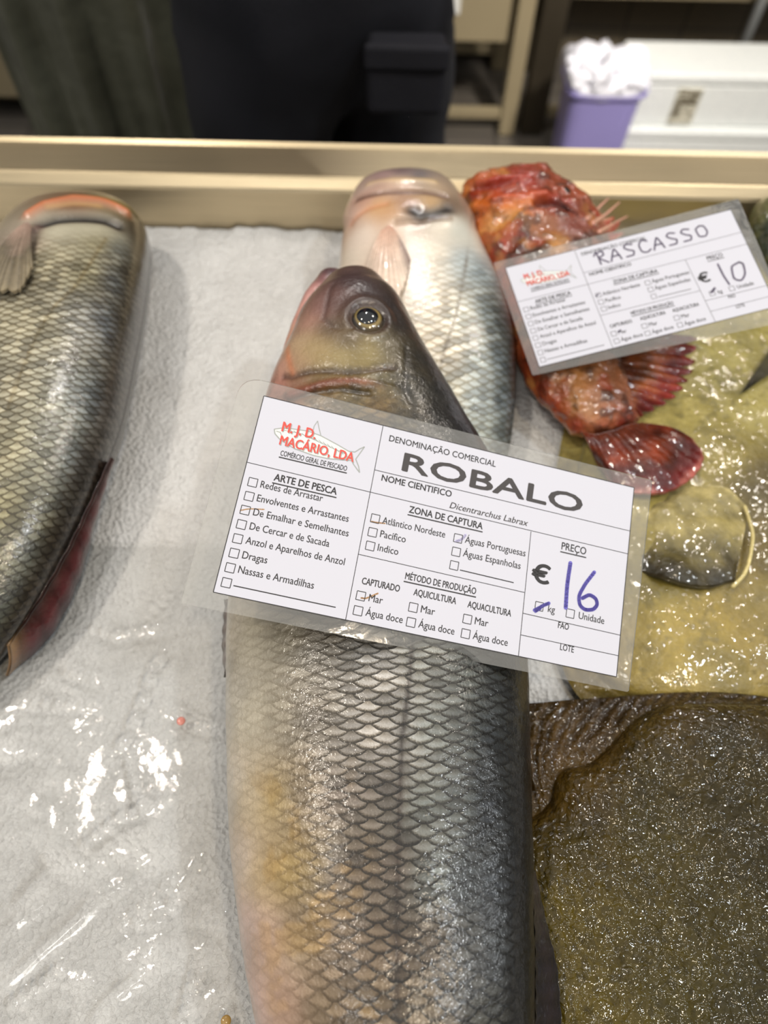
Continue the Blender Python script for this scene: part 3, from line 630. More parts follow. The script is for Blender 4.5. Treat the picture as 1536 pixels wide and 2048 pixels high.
for px, c, wd, k, dz in (([(55, 428), (90, 408), (150, 397), (210, 402), (255, 424)], (206, 116, 70), 0.0045, 0.85, 0.004), ([(80, 440), (110, 430), (160, 427), (210, 433), (240, 444)], (20, 15, 11), 0.0055, 1.0, -0.004), ([(100, 412), (150, 404), (200, 408)], (190, 150, 96), 0.0025, 0.6, 0.0),
                         ([(150, 391), (210, 392), (262, 402), (285, 430)], (150, 130, 70), 0.004, 0.6, 0.001), ([(75, 455), (60, 500), (48, 540), (50, 560)], (74, 66, 56), 0.0035, 0.6, -0.002), ([(70, 445), (40, 475), (10, 500)], (116, 86, 84), 0.004, 0.6, 0.001),
                         ([(215, 470), (185, 520), (150, 570), (108, 610), (70, 670), (40, 740), (15, 810)], (124, 110, 74), 0.0011, 0.7, -0.0005)):
    d, t = line(b, px); pig = blend(pig, c, np.exp(-(d / wd) ** 2) * k * b.top); disp(b, dz * np.exp(-(d / wd) ** 2) * b.top)
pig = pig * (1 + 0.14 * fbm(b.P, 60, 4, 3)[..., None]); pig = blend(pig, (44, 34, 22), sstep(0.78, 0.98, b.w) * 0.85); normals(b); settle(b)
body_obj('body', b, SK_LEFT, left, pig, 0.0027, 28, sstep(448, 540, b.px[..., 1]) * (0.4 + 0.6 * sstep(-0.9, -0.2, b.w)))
def redfin(u, v, ray, P):
    c = np.stack([np.interp(v + 0.1 * fbm(P, 40, 2, 2), [0, 0.45, 1], [a, bb, cc]) for a, bb, cc in zip(lin((46, 26, 22)), lin((86, 40, 42)), lin((48, 38, 44)))], -1)
    e = sstep(0.88, 1.0, u)[..., None] * 0.7; c = c * (1 - e) + lin((150, 120, 84)) * e; return c * (0.65 + 0.5 * ray[..., None])
fin('dorsal_fin', [U(222, 915, 0.045), U(190, 985, 0.042), U(140, 1090, 0.038), U(80, 1195, 0.032), U(15, 1290, 0.026)], [U(216, 925, 0.038), U(198, 1010, 0.028), U(160, 1150, 0.018), U(100, 1270, 0.010), U(12, 1352, 0.006)], FINM, left, redfin, 8, 0.002, 0.0005, 0.03, sag=0.002)['label'] = 'dark red folded fin along the back'
fin('pectoral_fin', [pick(b, 70, 452) + [0, 0, 0.002], pick(b, 58, 448) + [0, 0, 0.003], pick(b, 44, 452) + [0, 0, 0.002]], [pick(b, 66, 540) + [0, 0, 0.003], pick(b, 45, 590) + [0, 0, 0.003], pick(b, 5, 590) + [0, 0, 0.003], pick(b, -20, 530) + [0, 0, 0.002]],
    PK, left, ccol((0, (176, 150, 136)), (0.6, (110, 100, 84)), (1, (140, 128, 104))), 10, 0.0012, 0.0005, 0.05, sag=0.002)
fin('tail_fin', [U(-310, 1500, 0.014), U(-225, 1490, 0.014), U(-140, 1465, 0.014)], [U(-430, 1700, 0.007), U(-300, 1670, 0.007), U(-200, 1690, 0.007)], FINM, left, ccol((0, (90, 86, 74)), (1, (50, 48, 44))), 14, 0.0015, 0.0005, 0.05)

# ------------------------------------------------------------------ flatfish (heightfield bodies, light side up)
def closed(pts, n):
    pts = np.asarray(pts, float); q = np.concatenate([pts[-3:], pts, pts[:3]]); d = np.concatenate([[0], np.cumsum(np.linalg.norm(np.diff(q, axis=0), axis=1))])
    a, b = d[3], d[3 + len(pts)]; t = a + (b - a) * np.arange(n) / n
    i = np.clip(np.searchsorted(d, t, 'right') - 1, 1, len(q) - 3); u = ((t - d[i]) / (d[i + 1] - d[i]))[:, None]
    m0 = (q[i + 1] - q[i - 1]) / (d[i + 1] - d[i - 1])[:, None] * (d[i + 1] - d[i])[:, None]; m1 = (q[i + 2] - q[i]) / (d[i + 2] - d[i])[:, None] * (d[i + 1] - d[i])[:, None]
    return (2*u**3-3*u**2+1)*q[i] + (u**3-2*u**2+u)*m0 + (-2*u**3+3*u**2)*q[i+1] + (u**3-u**2)*m1
def flatfish(out_px, h0, basefn, finw_, hbody, rbody, nr=200, na=460, lump=0.002, seed=0, cpx=None):
    O = closed([U(*q, h0)[:2] for q in out_px], na); O[:, 1] = np.minimum(O[:, 1], 0.512); c = O.mean(0) if cpx is None else U(*cpx, h0)[:2]
    r = np.linspace(0, 1, nr) ** 0.7; R_ = np.linalg.norm(O - c, axis=1)
    XY = c + r[:, None, None] * (O - c)[None]
    finw = np.array([finw_(q) for q in O])[None] if callable(finw_) else finw_
    e = (1 - r)[:, None] * R_[None]
    b = Body(); arc = np.concatenate([[0], np.cumsum(np.linalg.norm(np.diff(O, axis=0), axis=1))])
    bd = np.clip((e - finw) / rbody, 0, 1)
    fz = np.clip(e / finw, 0, 1)
    ray = np.abs(np.cos((arc[None] + 1.3 * e) * PI / 0.0085 + 1.2 * np.sin(arc[None] * 70) + 1.5 * fbm(np.concatenate([XY, np.zeros(XY.shape[:2] + (1,))], -1), 50, 2, 4)))
    fm_ = sstep(1.0, 0.6, fz) * np.ones_like(e)
    p3 = np.concatenate([XY, np.zeros(XY.shape[:2] + (1,))], -1)
    h = 0.0025 * np.sqrt(fz) + 0.004 * sstep(0.3, 1, fz) + (hbody - 0.0065) * np.sqrt(np.clip(1 - (1 - bd) ** 2, 0, 1)) + 0.0010 * fm_ * (ray ** 2) * sstep(0, 0.2, fz) + lump * fbm(p3, 22, 3, seed) * sstep(0, 0.3, bd) + 0.002 * fm_ * fbm(p3, 40, 2, seed + 3) * fz
    zb = ZI + basefn(XY[..., 0], XY[..., 1])
    b.P = np.concatenate([XY, (zb + h)[..., None]], -1); b.bot = np.concatenate([XY[-1], zb[-1][:, None]], -1)
    b.e, b.fz, b.bd, b.ray, b.fm, b.p3 = e, fz, bd, ray, fm_, p3; b.nu, b.nv = nr, na
    b.top = np.ones((nr, na), bool); b.px = proj(b.P); return b
def flat_obj(name, b, mat, parent, pig):
    n = b.nu * b.nv; f = gridfaces(b.nu, b.nv, True)[:, ::-1]
    P = np.concatenate([b.P.reshape(-1, 3), b.bot, b.bot.mean(0)[None]]); j = np.arange(b.nv); j2 = (j + 1) % b.nv; o_ = (b.nu - 1) * b.nv
    side = np.stack([o_ + j, n + j, n + j2, o_ + j2], 1); bt_ = np.stack([n + j, np.full(b.nv, n + b.nv), n + j2], 1)
    pg = np.concatenate([pig.reshape(-1, 3), pig[-1], pig[-1].mean(0)[None]])
    return mesh_np(name, P, [f, side, bt_], mat, parent, {'pig': np.clip(pg, 0, 1)})
FLATM = wetskin('flatfish_skin', 420, 0.0026, 0.5, 0.8, mscale=70, vor=0.45, crough=0.05, spec=0.1)
FLATP = wetskin('flatfish_skin_pale', 330, 0.0010, 0.34, 0.9, mscale=55, vor=0.5, crough=0.04)

palef = thing('flatfish', 'pale olive flatfish lying under the handwritten tag and the red scorpionfish', 'fish', tuple(U(1420, 800, 0.0)))
out = [(1262, 438), (1330, 424), (1420, 420), (1540, 432), (1700, 490), (1900, 640), (1960, 900), (1900, 1180), (1740, 1400), (1520, 1480), (1330, 1480), (1190, 1420), (1130, 1340), (1105, 1180), (1100, 1050), (1120, 900), (1165, 700), (1215, 540)]
b = flatfish(out, 0.004, lambda x, y: 0.0015 + 0 * x, 0.016, 0.022, 0.05, seed=51, lump=0.003)
pig = paint(b, [(1300, 430, (150, 142, 84)), (1420, 410, (146, 138, 82)), (1500, 440, (140, 132, 78)), (1530, 640, (156, 146, 92)), (1300, 720, (166, 156, 104)), (1420, 720, (168, 158, 104)), (1500, 800, (158, 148, 96)), (1350, 820, (176, 164, 112)),
    (1300, 880, (172, 160, 110)), (1450, 900, (150, 138, 86)), (1530, 950, (96, 84, 54)), (1500, 1060, (92, 80, 50)), (1528, 1120, (100, 88, 56)), (1500, 985, (84, 74, 48)), (1300, 980, (166, 154, 98)), (1400, 1000, (150, 138, 88)), (1300, 1080, (140, 128, 76)), (1480, 1080, (120, 106, 66)), (1320, 1160, (130, 118, 66)),
    (1330, 1250, (160, 142, 84)), (1450, 1250, (150, 132, 76)), (1300, 1330, (158, 140, 82)), (1430, 1340, (150, 134, 80)), (1530, 1300, (140, 124, 74)), (1200, 1350, (130, 112, 62)), (1530, 1180, (136, 122, 78)), (1700, 900, (146, 134, 84))], 0.012)
nz = fbm(b.p3, 40, 5, 6); n2 = fbm(b.p3, 14, 3, 9); n3 = fbm(b.p3, 160, 3, 2)
pig = pig * np.array([1.02, 0.98, 0.74]) * (1 + 0.22 * nz[..., None] + 0.12 * n3[..., None]); pig = blend(pig, (86, 80, 46), sstep(0.12, 0.5, nz) * 0.45); pig = blend(pig, (90, 82, 50), sstep(0.25, 0.45, n3) * 0.45)
pig = blend(pig, (110, 94, 58), b.fm * (1 - b.ray) * 0.5)
flat_obj('body', b, FLATP, palef, pig); PB = b
bul = lambda B, x, y, r, m_, par, nm_='eye': dome(nm_, pick(B, x, y), (0, 0, 1), r, m_, par, lambda a, c: np.where((np.sin(a) < 0.45)[..., None], lin((16, 18, 16)), lin((104, 92, 52))), 0.8, 20)
bul(PB, 1700, 640, 0.007, EM.m, palef); bul(PB, 1730, 720, 0.007, EM.m, palef)
fin('tail_fin', [U(1930, 800, .008), U(1955, 900, .009), U(1930, 1000, .008)], [U(2160, 700, .006), U(2200, 900, .006), U(2150, 1110, .006)], FLATP, palef, ccol((0, (140, 128, 80)), (1, (104, 92, 56))), 14, 0.002, 0.0008, 0.05)
def flapcol(u, v, ray, P):
    c = np.stack([np.interp(v + 0.2 * fbm(P, 70, 3, 2), [0, 0.5, 0.85, 1], q) for q in zip(lin((172, 158, 108)), lin((150, 136, 84)), lin((66, 58, 34)), lin((52, 46, 28)))], -1)
    return c * (0.9 + 0.7 * fbm(P, 110, 4, 7)[..., None])
up = lambda x, y, dz: pick(PB, x, y) + [0, 0, dz]
fin('gill_flap', [up(1280, 985, -.004), up(1370, 960, -.002), (up(1440, 970, -.002)), up(1495, 1010, -.004)], [up(1285, 1140, -.002), up(1330, 1165, .002), up(1400, 1178, .003), up(1468, 1160, .001)], FLATP, palef, flapcol, 6, 0.002, 0.0002, 0.0, nu=120, sag=0.004, wav=0.006)['label'] = 'fringed flap with a dark wet lower edge'
fin('pectoral_fin', [up(1548, 690, .003), up(1556, 715, .004), up(1550, 740, .003)], [up(1468, 800, .002), up(1476, 790, .003), up(1490, 780, .002)], FINM, palef, ccol((0, (80, 74, 48)), (1, (58, 54, 38))), 7, 0.0014, 0.0006, 0.15, sag=0.002)['label'] = 'dark grey folded fin'
# curled pale gill filament hanging beside the flap
def tube(name, pts, r, mat, parent, col, n=80, seg=10, taper=0.0):
    pts = np.asarray(pts, float); t = np.concatenate([[0], np.cumsum(np.linalg.norm(np.diff(pts, axis=0), axis=1))]); q = np.linspace(0, t[-1], n); C = pchip(t, pts, q)
    T = np.gradient(C, axis=0); T /= np.linalg.norm(T, axis=1)[:, None]; A = np.cross(T, [0.1, 0.2, 1.0]); A /= np.linalg.norm(A, axis=1)[:, None]; B_ = np.cross(T, A)
    th = np.linspace(0, 2 * PI, seg, endpoint=False); rr = r * (1 - taper * np.linspace(0, 1, n)); rr[0] *= 0.3; rr[-1] *= 0.3
    P = C[:, None] + rr[:, None, None] * (np.cos(th)[None, :, None] * A[:, None] + np.sin(th)[None, :, None] * B_[:, None])
    pg = np.broadcast_to(lin(col), P.shape); f = gridfaces(n, seg, True); e0 = np.arange(seg)[None]; e1 = ((n - 1) * seg + np.arange(seg))[None]
    return mesh_np(name, P, [f, e0, e1[:, ::-1]], mat, parent, {'pig': pg})
tube('gill_filament', [up(1478, 1015, .006), up(1496, 1060, .006), up(1494, 1110, .006), up(1482, 1150, .005), up(1456, 1176, .004)], 0.0012, FLATP, palef, (206, 190, 130))['label'] = 'thin pale curled strand'

darkf = thing('flatfish', 'dark olive brown flatfish with a ridged fin edge at the near right', 'fish', tuple(U(1400, 1800, 0.0)))
out = [(1010, 1424), (1090, 1410), (1200, 1402), (1340, 1392), (1450, 1393), (1580, 1412), (1750, 1480), (1900, 1640), (1960, 1860), (1940, 2100), (1820, 2300), (1600, 2440), (1350, 2460), (1150, 2380), (1040, 2240), (985, 2050), (965, 1850), (960, 1640), (975, 1490)]
basef = lambda x, y: 0.002 + 0.018 * sstep(0.03, 0.115, y)
b = flatfish(out, 0.012, basef, lambda q: 0.008 + 0.034 * sstep(0.16, 0.075, q[0]) * sstep(0.02, 0.08, q[1]), 0.026, 0.04, nr=240, na=560, seed=71, lump=0.002, cpx=(1420, 1850))
pig = paint(b, [(1070, 1430, (112, 88, 52)), (1200, 1425, (84, 64, 40)), (1350, 1410, (92, 74, 46)), (1480, 1410, (86, 72, 46)), (1100, 1500, (128, 98, 58)), (1200, 1480, (96, 74, 48)), (1300, 1470, (92, 78, 50)), (1080, 1570, (116, 90, 54)),
    (1160, 1560, (98, 80, 50)), (1300, 1540, (76, 68, 40)), (1450, 1480, (70, 62, 38)), (1150, 1680, (80, 70, 36)), (1300, 1650, (88, 80, 42)), (1450, 1620, (72, 64, 38)), (1150, 1850, (104, 92, 46)), (1300, 1850, (96, 86, 46)), (1450, 1850, (84, 76, 42)),
    (1200, 2000, (110, 98, 52)), (1350, 2000, (92, 84, 46)), (1500, 2000, (76, 70, 42)), (1520, 1700, (70, 62, 38))], 0.012)
nz = fbm(b.p3, 45, 5, 16); n3 = fbm(b.p3, 260, 3, 12)
pig = pig * np.array([0.50, 0.45, 0.14]) * (1 + 0.3 * nz[..., None] + 0.3 * n3[..., None]); pig = blend(pig, (30, 26, 12), sstep(0.05, 0.4, n3) * 0.45 * (1 - b.fm)); pig = blend(pig, (58, 42, 26), b.fm * (1 - b.ray) * 0.7); pig = blend(pig, (150, 116, 76), b.fm * sstep(0.75, 1, b.ray) * 0.15); pig = pig * (1 - 0.35 * b.fm)[..., None]
flat_obj('body', b, FLATM, darkf, pig)

bul(b, 1640, 1560, 0.0065, EM.m, darkf); bul(b, 1690, 1600, 0.0065, EM.m, darkf)
fin('tail_fin', [U(1640, 2395, .008), U(1720, 2370, .010), U(1790, 2300, .008)], [U(1700, 2620, .005), U(1850, 2560, .005), U(1960, 2440, .005)], FLATM, darkf, ccol((0, (70, 60, 34)), (1, (48, 42, 26))), 14, 0.002, 0.0008, 0.05)

# a third, mostly hidden dark green fish at the right edge by the rim
gf = thing('flatfish', 'mottled dark green fish at the far right edge, touching the steel rim', 'fish', tuple(U(1600, 430, 0.0)))
gb = loft([((1505, 420), (1545, 400), 0.022, 0.010), ((1496, 440), (1640, 396), 0.026, 0.020), ((1500, 470), (1750, 400), 0.028, 0.024), ((1530, 540), (1850, 420), 0.026, 0.022), ((1640, 640), (1930, 470), 0.022, 0.016), ((1760, 700), (1960, 540), 0.016, 0.008)], 120, 100, 0.6, 2.2, 0.024, 0.06, 0.06, 5)
gb.P[..., 1] = np.minimum(gb.P[..., 1], 0.520); n_ = fbm(gb.P, 60, 4, 3); pg = blend(np.broadcast_to(lin((92, 92, 56)), gb.P.shape), (44, 50, 34), sstep(-0.1, 0.3, n_)); settle(gb)
body_obj('body', gb, FLATM, gf, pg * (1 + 0.3 * fbm(gb.P, 200, 2, 5)[..., None]))

# ------------------------------------------------------------------ red scorpionfish
SCM = wetskin('scorpionfish_skin', 300, 0.0010, 0.3, 0.9, mscale=110, vor=0.4, crough=0.05)
scor = thing('scorpionfish', 'red orange scorpionfish lying on the pale flatfish under the handwritten tag', 'fish', tuple(U(1090, 560, 0.0)))
st = [((940, 350), (1052, 332), 0.060, 0.010), ((926, 372), (1092, 348), 0.056, 0.022), ((922, 405), (1128, 380), 0.050, 0.029), ((932, 450), (1172, 420), 0.045, 0.031), ((962, 510), (1206, 470), 0.041, 0.029),
      ((996, 590), (1228, 560), 0.037, 0.026), ((1026, 670), (1240, 650), 0.033, 0.023), ((1044, 740), (1246, 730), 0.030, 0.022), ((1082, 800), (1256, 790), 0.028, 0.019), ((1128, 848), (1272, 832), 0.025, 0.014), ((1166, 880), (1284, 852), 0.023, 0.008)]
b = loft(st, 400, 300, 0.7, 2.3, 0.004, 0.04, 0.03, 5)
pig = paint(b, [(960, 350, (190, 60, 30)), (1000, 345, (170, 60, 40)), (1050, 345, (160, 70, 60)), (940, 385, (190, 86, 30)), (930, 405, (206, 130, 40)), (1000, 385, (180, 70, 40)), (1080, 380, (168, 80, 56)), (1000, 410, (206, 110, 44)), (960, 425, (206, 100, 36)),
    (1060, 405, (190, 86, 46)), (1120, 410, (158, 68, 50)), (980, 450, (206, 140, 76)), (1030, 430, (212, 150, 84)), (1090, 440, (180, 110, 70)), (1150, 450, (130, 70, 60)), (990, 490, (170, 50, 26)), (1040, 480, (120, 56, 36)), (1070, 490, (96, 70, 48)), (1110, 480, (200, 140, 76)),
    (1150, 480, (140, 90, 76)), (1100, 780, (206, 140, 90)), (1060, 740, (160, 60, 30)), (1150, 760, (206, 140, 84)), (1140, 810, (212, 150, 90)), (1100, 810, (196, 90, 50)), (1200, 780, (190, 130, 96)), (1230, 790, (120, 70, 46)), (1180, 830, (206, 146, 96)), (1220, 830, (190, 110, 70)),
    (1150, 850, (150, 50, 34)), (1200, 860, (160, 80, 56)), (1250, 850, (140, 60, 46)), (1020, 600, (170, 80, 46)), (1120, 620, (190, 120, 70)), (1220, 640, (120, 60, 40))], 0.006)
n1 = fbm(b.P, 60, 4, 3); n2 = fbm(b.P, 110, 3, 13); n3 = fbm(b.P, 38, 3, 23)
pig = pig * (0.72 + 0.35 * n1[..., None]); pig = blend(pig, (50, 22, 14), sstep(0.05, 0.36, n2) * 0.7); pig = blend(pig, (196, 136, 72), sstep(0.12, 0.42, n3) * 0.55); pig = blend(pig, (150, 34, 18), sstep(0.1, 0.45, fbm(b.P, 75, 3, 43)) * 0.45)
hm = sstep(520, 420, b.px[..., 1])
disp(b, 0.0028 * n1 + 0.0016 * n2 + 0.0035 * hm * np.maximum(fbm(b.P, 48, 2, 77), 0) - 0.001 * hm)
for px, wd, dz, c, k in (([(1075, 402), (1110, 398), (1150, 412)], 0.003, -0.005, (70, 16, 10), 0.8), ([(985, 400), (1040, 388), (1090, 385)], 0.004, 0.004, (200, 80, 40), 0.5), ([(945, 410), (1000, 415), (1060, 400)], 0.004, 0.003, (214, 110, 40), 0.5), ([(940, 370), (985, 362), (1030, 352)], 0.003, -0.003, (120, 34, 24), 0.6), ([(950, 360), (1000, 350), (1060, 350)], 0.003, 0.003, (190, 70, 50), 0.4)):
    d, t = line(b, px); disp(b, dz * np.exp(-(d / wd) ** 2) * b.top); pig = blend(pig, c, np.exp(-(d / wd) ** 2) * k * b.top)
normals(b); settle(b); body_obj('body', b, SCM, scor, pig); SB = b
eyS = pick(b, 1132, 382); dome('eye', eyS, [0.4, -0.1, 0.9], 0.0062, EM.m, scor, lambda TH, PH: np.where((np.sin(TH) < 0.5)[..., None], lin((30, 16, 14)), lin((150, 70, 40))), 0.7)
def redc(u, v, ray, P):
    n_ = fbm(P, 75, 3, 4); q = np.clip(v + 0.25 * n_, 0, 1)
    c = np.stack([np.interp(q, [0, 0.3, 0.55, 0.8, 1], s) for s in zip(lin((140, 66, 34)), lin((92, 42, 24)), lin((172, 92, 46)), lin((140, 40, 24)), lin((130, 24, 18)))], -1)
    c = c * (0.8 + 0.8 * fbm(P, 90, 4, 8)[..., None]); return c * (0.8 + 0.25 * ray[..., None])
sp_ = lambda x, y, dz: pick(SB, x, y) + [0, 0, dz]
fin('pectoral_fin', [U(1196, 668, 0.040), U(1205, 700, 0.042), U(1205, 735, 0.042), U(1206, 770, 0.040), U(1215, 800, 0.036)], [U(1320, 672, 0.036), U(1392, 680, 0.034), U(1386, 735, 0.031), U(1345, 800, 0.030), U(1285, 832, 0.030)], SCM, scor, redc, 12, 0.0018, 0.0010, 0.14, sag=0.004, wav=0.005)['label'] = 'fanned fin with a ragged red edge'
def tailc(u, v, ray, P):
    n_ = fbm(P, 60, 3, 14); q = np.clip(v + 0.16 * n_, 0, 1)
    c = np.stack([np.interp(q, [0, 0.25, 0.5, 0.72, 0.95, 1], s) for s in zip(lin((120, 56, 34)), lin((92, 30, 16)), lin((132, 52, 22)), lin((78, 24, 14)), lin((110, 16, 14)), lin((170, 90, 80)))], -1)
    c = c * (0.8 + 0.8 * fbm(P, 80, 4, 18)[..., None]); return c * (0.92 + 0.12 * ray[..., None])
fin('tail_fin', [U(1160, 868, 0.028), U(1190, 872, 0.031), U(1225, 862, 0.033), U(1255, 850, 0.031), U(1284, 842, 0.028)], [U(1195, 935, 0.024), U(1240, 985, 0.027), U(1310, 990, 0.030), U(1385, 955, 0.031), U(1408, 905, 0.029), U(1385, 878, 0.028)], SCM, scor, tailc, 13, 0.0022, 0.0003, 0.012, sag=0.004, wav=0.006)['label'] = 'red banded tail'
def spinec(u, v, ray, P):
    c = np.stack([np.interp(v, [0, 0.5, 1], s) for s in zip(lin((120, 60, 50)), lin((170, 96, 80)), lin((170, 60, 46)))], -1); return c * (0.7 + 0.4 * ray[..., None])
fin('dorsal_fin', [sp_(1120, 400, 0.0), sp_(1150, 425, 0.0), sp_(1180, 445, -0.002), sp_(1195, 465, -0.003), sp_(1205, 490, -0.004)], [U(1140, 385, 0.062), U(1180, 412, 0.056), U(1205, 432, 0.050), U(1236, 440, 0.046), U(1245, 470, 0.042)], SCM, scor, spinec, 6, 0.0014, 0.0012, 0.4)
for k, (a0, a1) in enumerate((((1176, 436), (1218, 396)), ((1190, 448), (1240, 404)), ((1200, 462), (1256, 432)))):
    s_ = tube('dorsal_spine', [sp_(*a0, 0.0), U(a1[0] * 0.5 + a0[0] * 0.5, a1[1] * 0.5 + a0[1] * 0.5, 0.058 - 0.004 * k), U(*a1, 0.058 - 0.006 * k)], 0.0022, SCM, scor, (206, 150, 130), 40, 8, 0.75)

# ------------------------------------------------------------------ price tags
PAPER = Mt('laminated_paper'); PAPER.set(Base_Color=L4((206, 206, 216)), Roughness=0.5, Coat_Weight=0.0, Specular_IOR_Level=0.15)
INK = plain('printed_black', (40, 38, 40), 0.6, var=0.0); RED = plain('printed_red', (214, 78, 68), 0.6, var=0.0); GREY = plain('printed_grey', (160, 164, 160), 0.6, var=0.0); LGREY = plain('printed_pale_grey', (222, 224, 222), 0.6, var=0.0)
DARKROB = plain('printed_charcoal', (62, 58, 58), 0.6, var=0.0)
pm = Mt('marker_blue'); pm.set(Base_Color=pm.mix(pm.noise(pm.obj(), 700, 4), L4((52, 40, 150)), L4((112, 100, 200))), Roughness=0.4); BLUE = pm.m
pm = Mt('marker_violet'); pm.set(Base_Color=pm.mix(pm.noise(pm.obj(), 500, 4), L4((60, 50, 84)), L4((128, 116, 140))), Roughness=0.4); VIOL = pm.m
PENCIL = plain('stain_brown', (190, 150, 110), 0.6, var=0.05); SMUDGE = plain('ink_smudge', (206, 202, 232), 0.6, var=0.02)
POUCH = film_mat('laminate_pouch', 0.10, (0.965, 0.96, 0.95), 0.06, 60, 0.0002, (0.86, 0.86, 0.84))
# photo points on the near tag -> tag coordinates (u 0..2 across, v 0..1 down)
def homog(src, dst):
    A = []
    for (x, y), (u, v) in zip(src, dst):
        A.append([x, y, 1, 0, 0, 0, -u * x, -u * y, -u]); A.append([0, 0, 0, x, y, 1, -v * x, -v * y, -v])
    return np.linalg.svd(np.array(A))[2][-1].reshape(3, 3)
RECT = [(0, 0), (2, 0), (2, 1), (0, 1)]
H1 = homog([(527, 792), (1268, 975), (1233, 1355), (428, 1184)], RECT); H2 = homog([(1012, 535), (1461, 420), (1554, 612), (1078, 735)], RECT)
def T1(x, y, Hm=None):
    q = (H1 if Hm is None else Hm) @ np.array([x, y, 1.0]); return q[:2] / q[2]
class Flat:                            # collects flat shapes in tag coordinates
    def __init__(s): s.v, s.q, s.z = [], [], {}
    def poly(s, pts):
        i = len(s.v); s.v += [tuple(p) for p in pts]; s.q.append(tuple(range(i, i + len(pts))))
    def strip(s, pts, wd, closed=False):
        pts = np.asarray(pts, float)
        if closed: pts = np.concatenate([pts, pts[:1]])
        wd = np.broadcast_to(wd, len(pts))
        for a, b_, wa, wb in zip(pts[:-1], pts[1:], wd[:-1], wd[1:]):
            d = b_ - a; l = np.hypot(*d)
            if l < 1e-9: continue
            n = np.array([-d[1], d[0]]) / l
            s.poly([a - n * wa / 2, b_ - n * wb / 2, b_ + n * wb / 2, a + n * wa / 2])
    def disc(s, c, r, n=10):
        s.poly([(c[0] + r * math.cos(2 * PI * k / n), c[1] - r * math.sin(2 * PI * k / n)) for k in range(n)])
    def stroke(s, pts, wd):
        pts = np.asarray(pts, float); t = np.arange(len(pts)); q = np.linspace(0, len(pts) - 1, 14 * len(pts)); c = pchip(t, pts, q); s.strip(c, wd)
        for p_ in c[::3]: s.disc(p_, wd / 2)
        s.disc(c[-1], wd / 2)
    def text(s, txt, p0, p1, cap=None, bold=0.0, shear=0.0, dx=0.0, dy=0.0, ys=1.2):
        p0, p1 = np.asarray(p0), np.asarray(p1)
        cu = bpy.data.curves.new('t', 'FONT'); cu.body = txt; cu.size = 1.0; cu.shear = shear; cu.resolution_u = 3; cu.fill_mode = 'FRONT'
        o = bpy.data.objects.new('t', cu); COL.objects.link(o); dg = bpy.context.evaluated_depsgraph_get(); ev = o.evaluated_get(dg); me = ev.to_mesh()
        vs = np.array([v.co[:2] for v in me.vertices]); fs = [tuple(p.vertices) for p in me.polygons]; ev.to_mesh_clear(); bpy.data.objects.remove(o); bpy.data.curves.remove(cu)
        x0, x1 = vs[:, 0].min(), vs[:, 0].max(); d = p1 - p0; l = np.hypot(*d); ex = d / l; ey = np.array([ex[1], -ex[0]]); kx = l / (x1 - x0)
        ky = kx * ys if cap is None else cap / 0.727
        Q = p0 + ((vs[:, :1] - x0) * kx + dx) * ex + (vs[:, 1:] * ky + dy) * ey
        b_ = 0.008 + bold * 0.9          # pen weight: overlaid shifted copies
        for n_, (ox, oy) in enumerate(((-1, 0), (1, 0), (0, -.8), (0, .8), (-.7, .6), (.7, -.6)) if bold > 0 else ((-1, 0), (1, 0), (0, 0.6))):
            i = len(s.v); s.v += [tuple(q) for q in Q + ox * b_ * kx * ex * 1.0 + oy * b_ * kx * ey]; s.q += [tuple(i + k for k in f) for f in fs]
            s.z[i] = n_ * 5e-6
    def build(s, name, mat, parent, fr, lift):
        org, ex, ey, n, W = fr; uv = np.array(s.v) * W / 2
        P = np.asarray(org) + uv[:, :1] * ex + uv[:, 1:] * ey + np.asarray(n) * lift
        zz = np.zeros(len(P)); ks = sorted(s.z)
        for a_, b_ in zip(ks, ks[1:] + [len(P)]): zz[a_:b_] = s.z[a_]
        P = P + zz[:, None] * np.asarray(n)
        me = bpy.data.meshes.new(name); me.from_pydata([tuple(p - np.array(WL(parent))) for p in P], [], s.q); me.materials.append(mat)
        return link(bpy.data.objects.new(name, me), parent)
form = Flat(); rob = Flat(); nm = Flat(); red = Flat(); gry = Flat(); lgr = Flat()
LW = 0.0032
def rule(a, b_, wd=LW, f=form): f.strip([T1(*a), T1(*b_)], wd)
def chk(x, y, s=0.042):
    c = T1(x, y); h_ = s / 2; form.strip([c + [-h_, -h_], c + [h_, -h_], c + [h_, h_], c + [-h_, h_]], 0.0036, True)
def txt(t, a, b_, **k):
    und = k.pop('und', False); f = k.pop('f', form); p0, p1 = T1(*a), T1(*b_); p1 = np.array([p1[0], p0[1] * 0.35 + p1[1] * 0.65]); p0 = np.array([p0[0], p0[1] * 0.65 + p1[1] * 0.35]); m_ = (p0[1] + p1[1]) / 2
    p0[1] = p1[1] = m_
    f.text(t, p0, p1, **k)
    if und: f.strip([p0 + [-0.004, und], p1 + [0.004, und]], 0.006)
c0 = 0.0
form.strip([(0, T1(494.6, 924.9)[1]), (T1(739.4, 984.3)[0], T1(739.4, 984.3)[1])], LW); form.strip([T1(739.4, 984.3), (2, T1(1249.4, 1106.7)[1])], LW)
form.strip([(T1(764.1, 853.3)[0], 0), (T1(691.2, 1238.8)[0], 1)], LW); form.strip([T1(748.2, 939.8), (2, T1(1253, 1060.6)[1])], LW)
form.strip([T1(1061, 1063.2), (T1(1036.2, 1313.6)[0], 1)], LW); rule((715.7, 1108.5), (1048, 1185.4))
form.strip([T1(1044.4, 1226.9), (2, T1(1235.4, 1270.3)[1])], LW); form.strip([T1(1040.4, 1270.3), (2, T1(1233.7, 1312)[1])], LW)
form.strip([(0, 0), (2, 0), (2, 1), (0, 1)], 0.004, True)
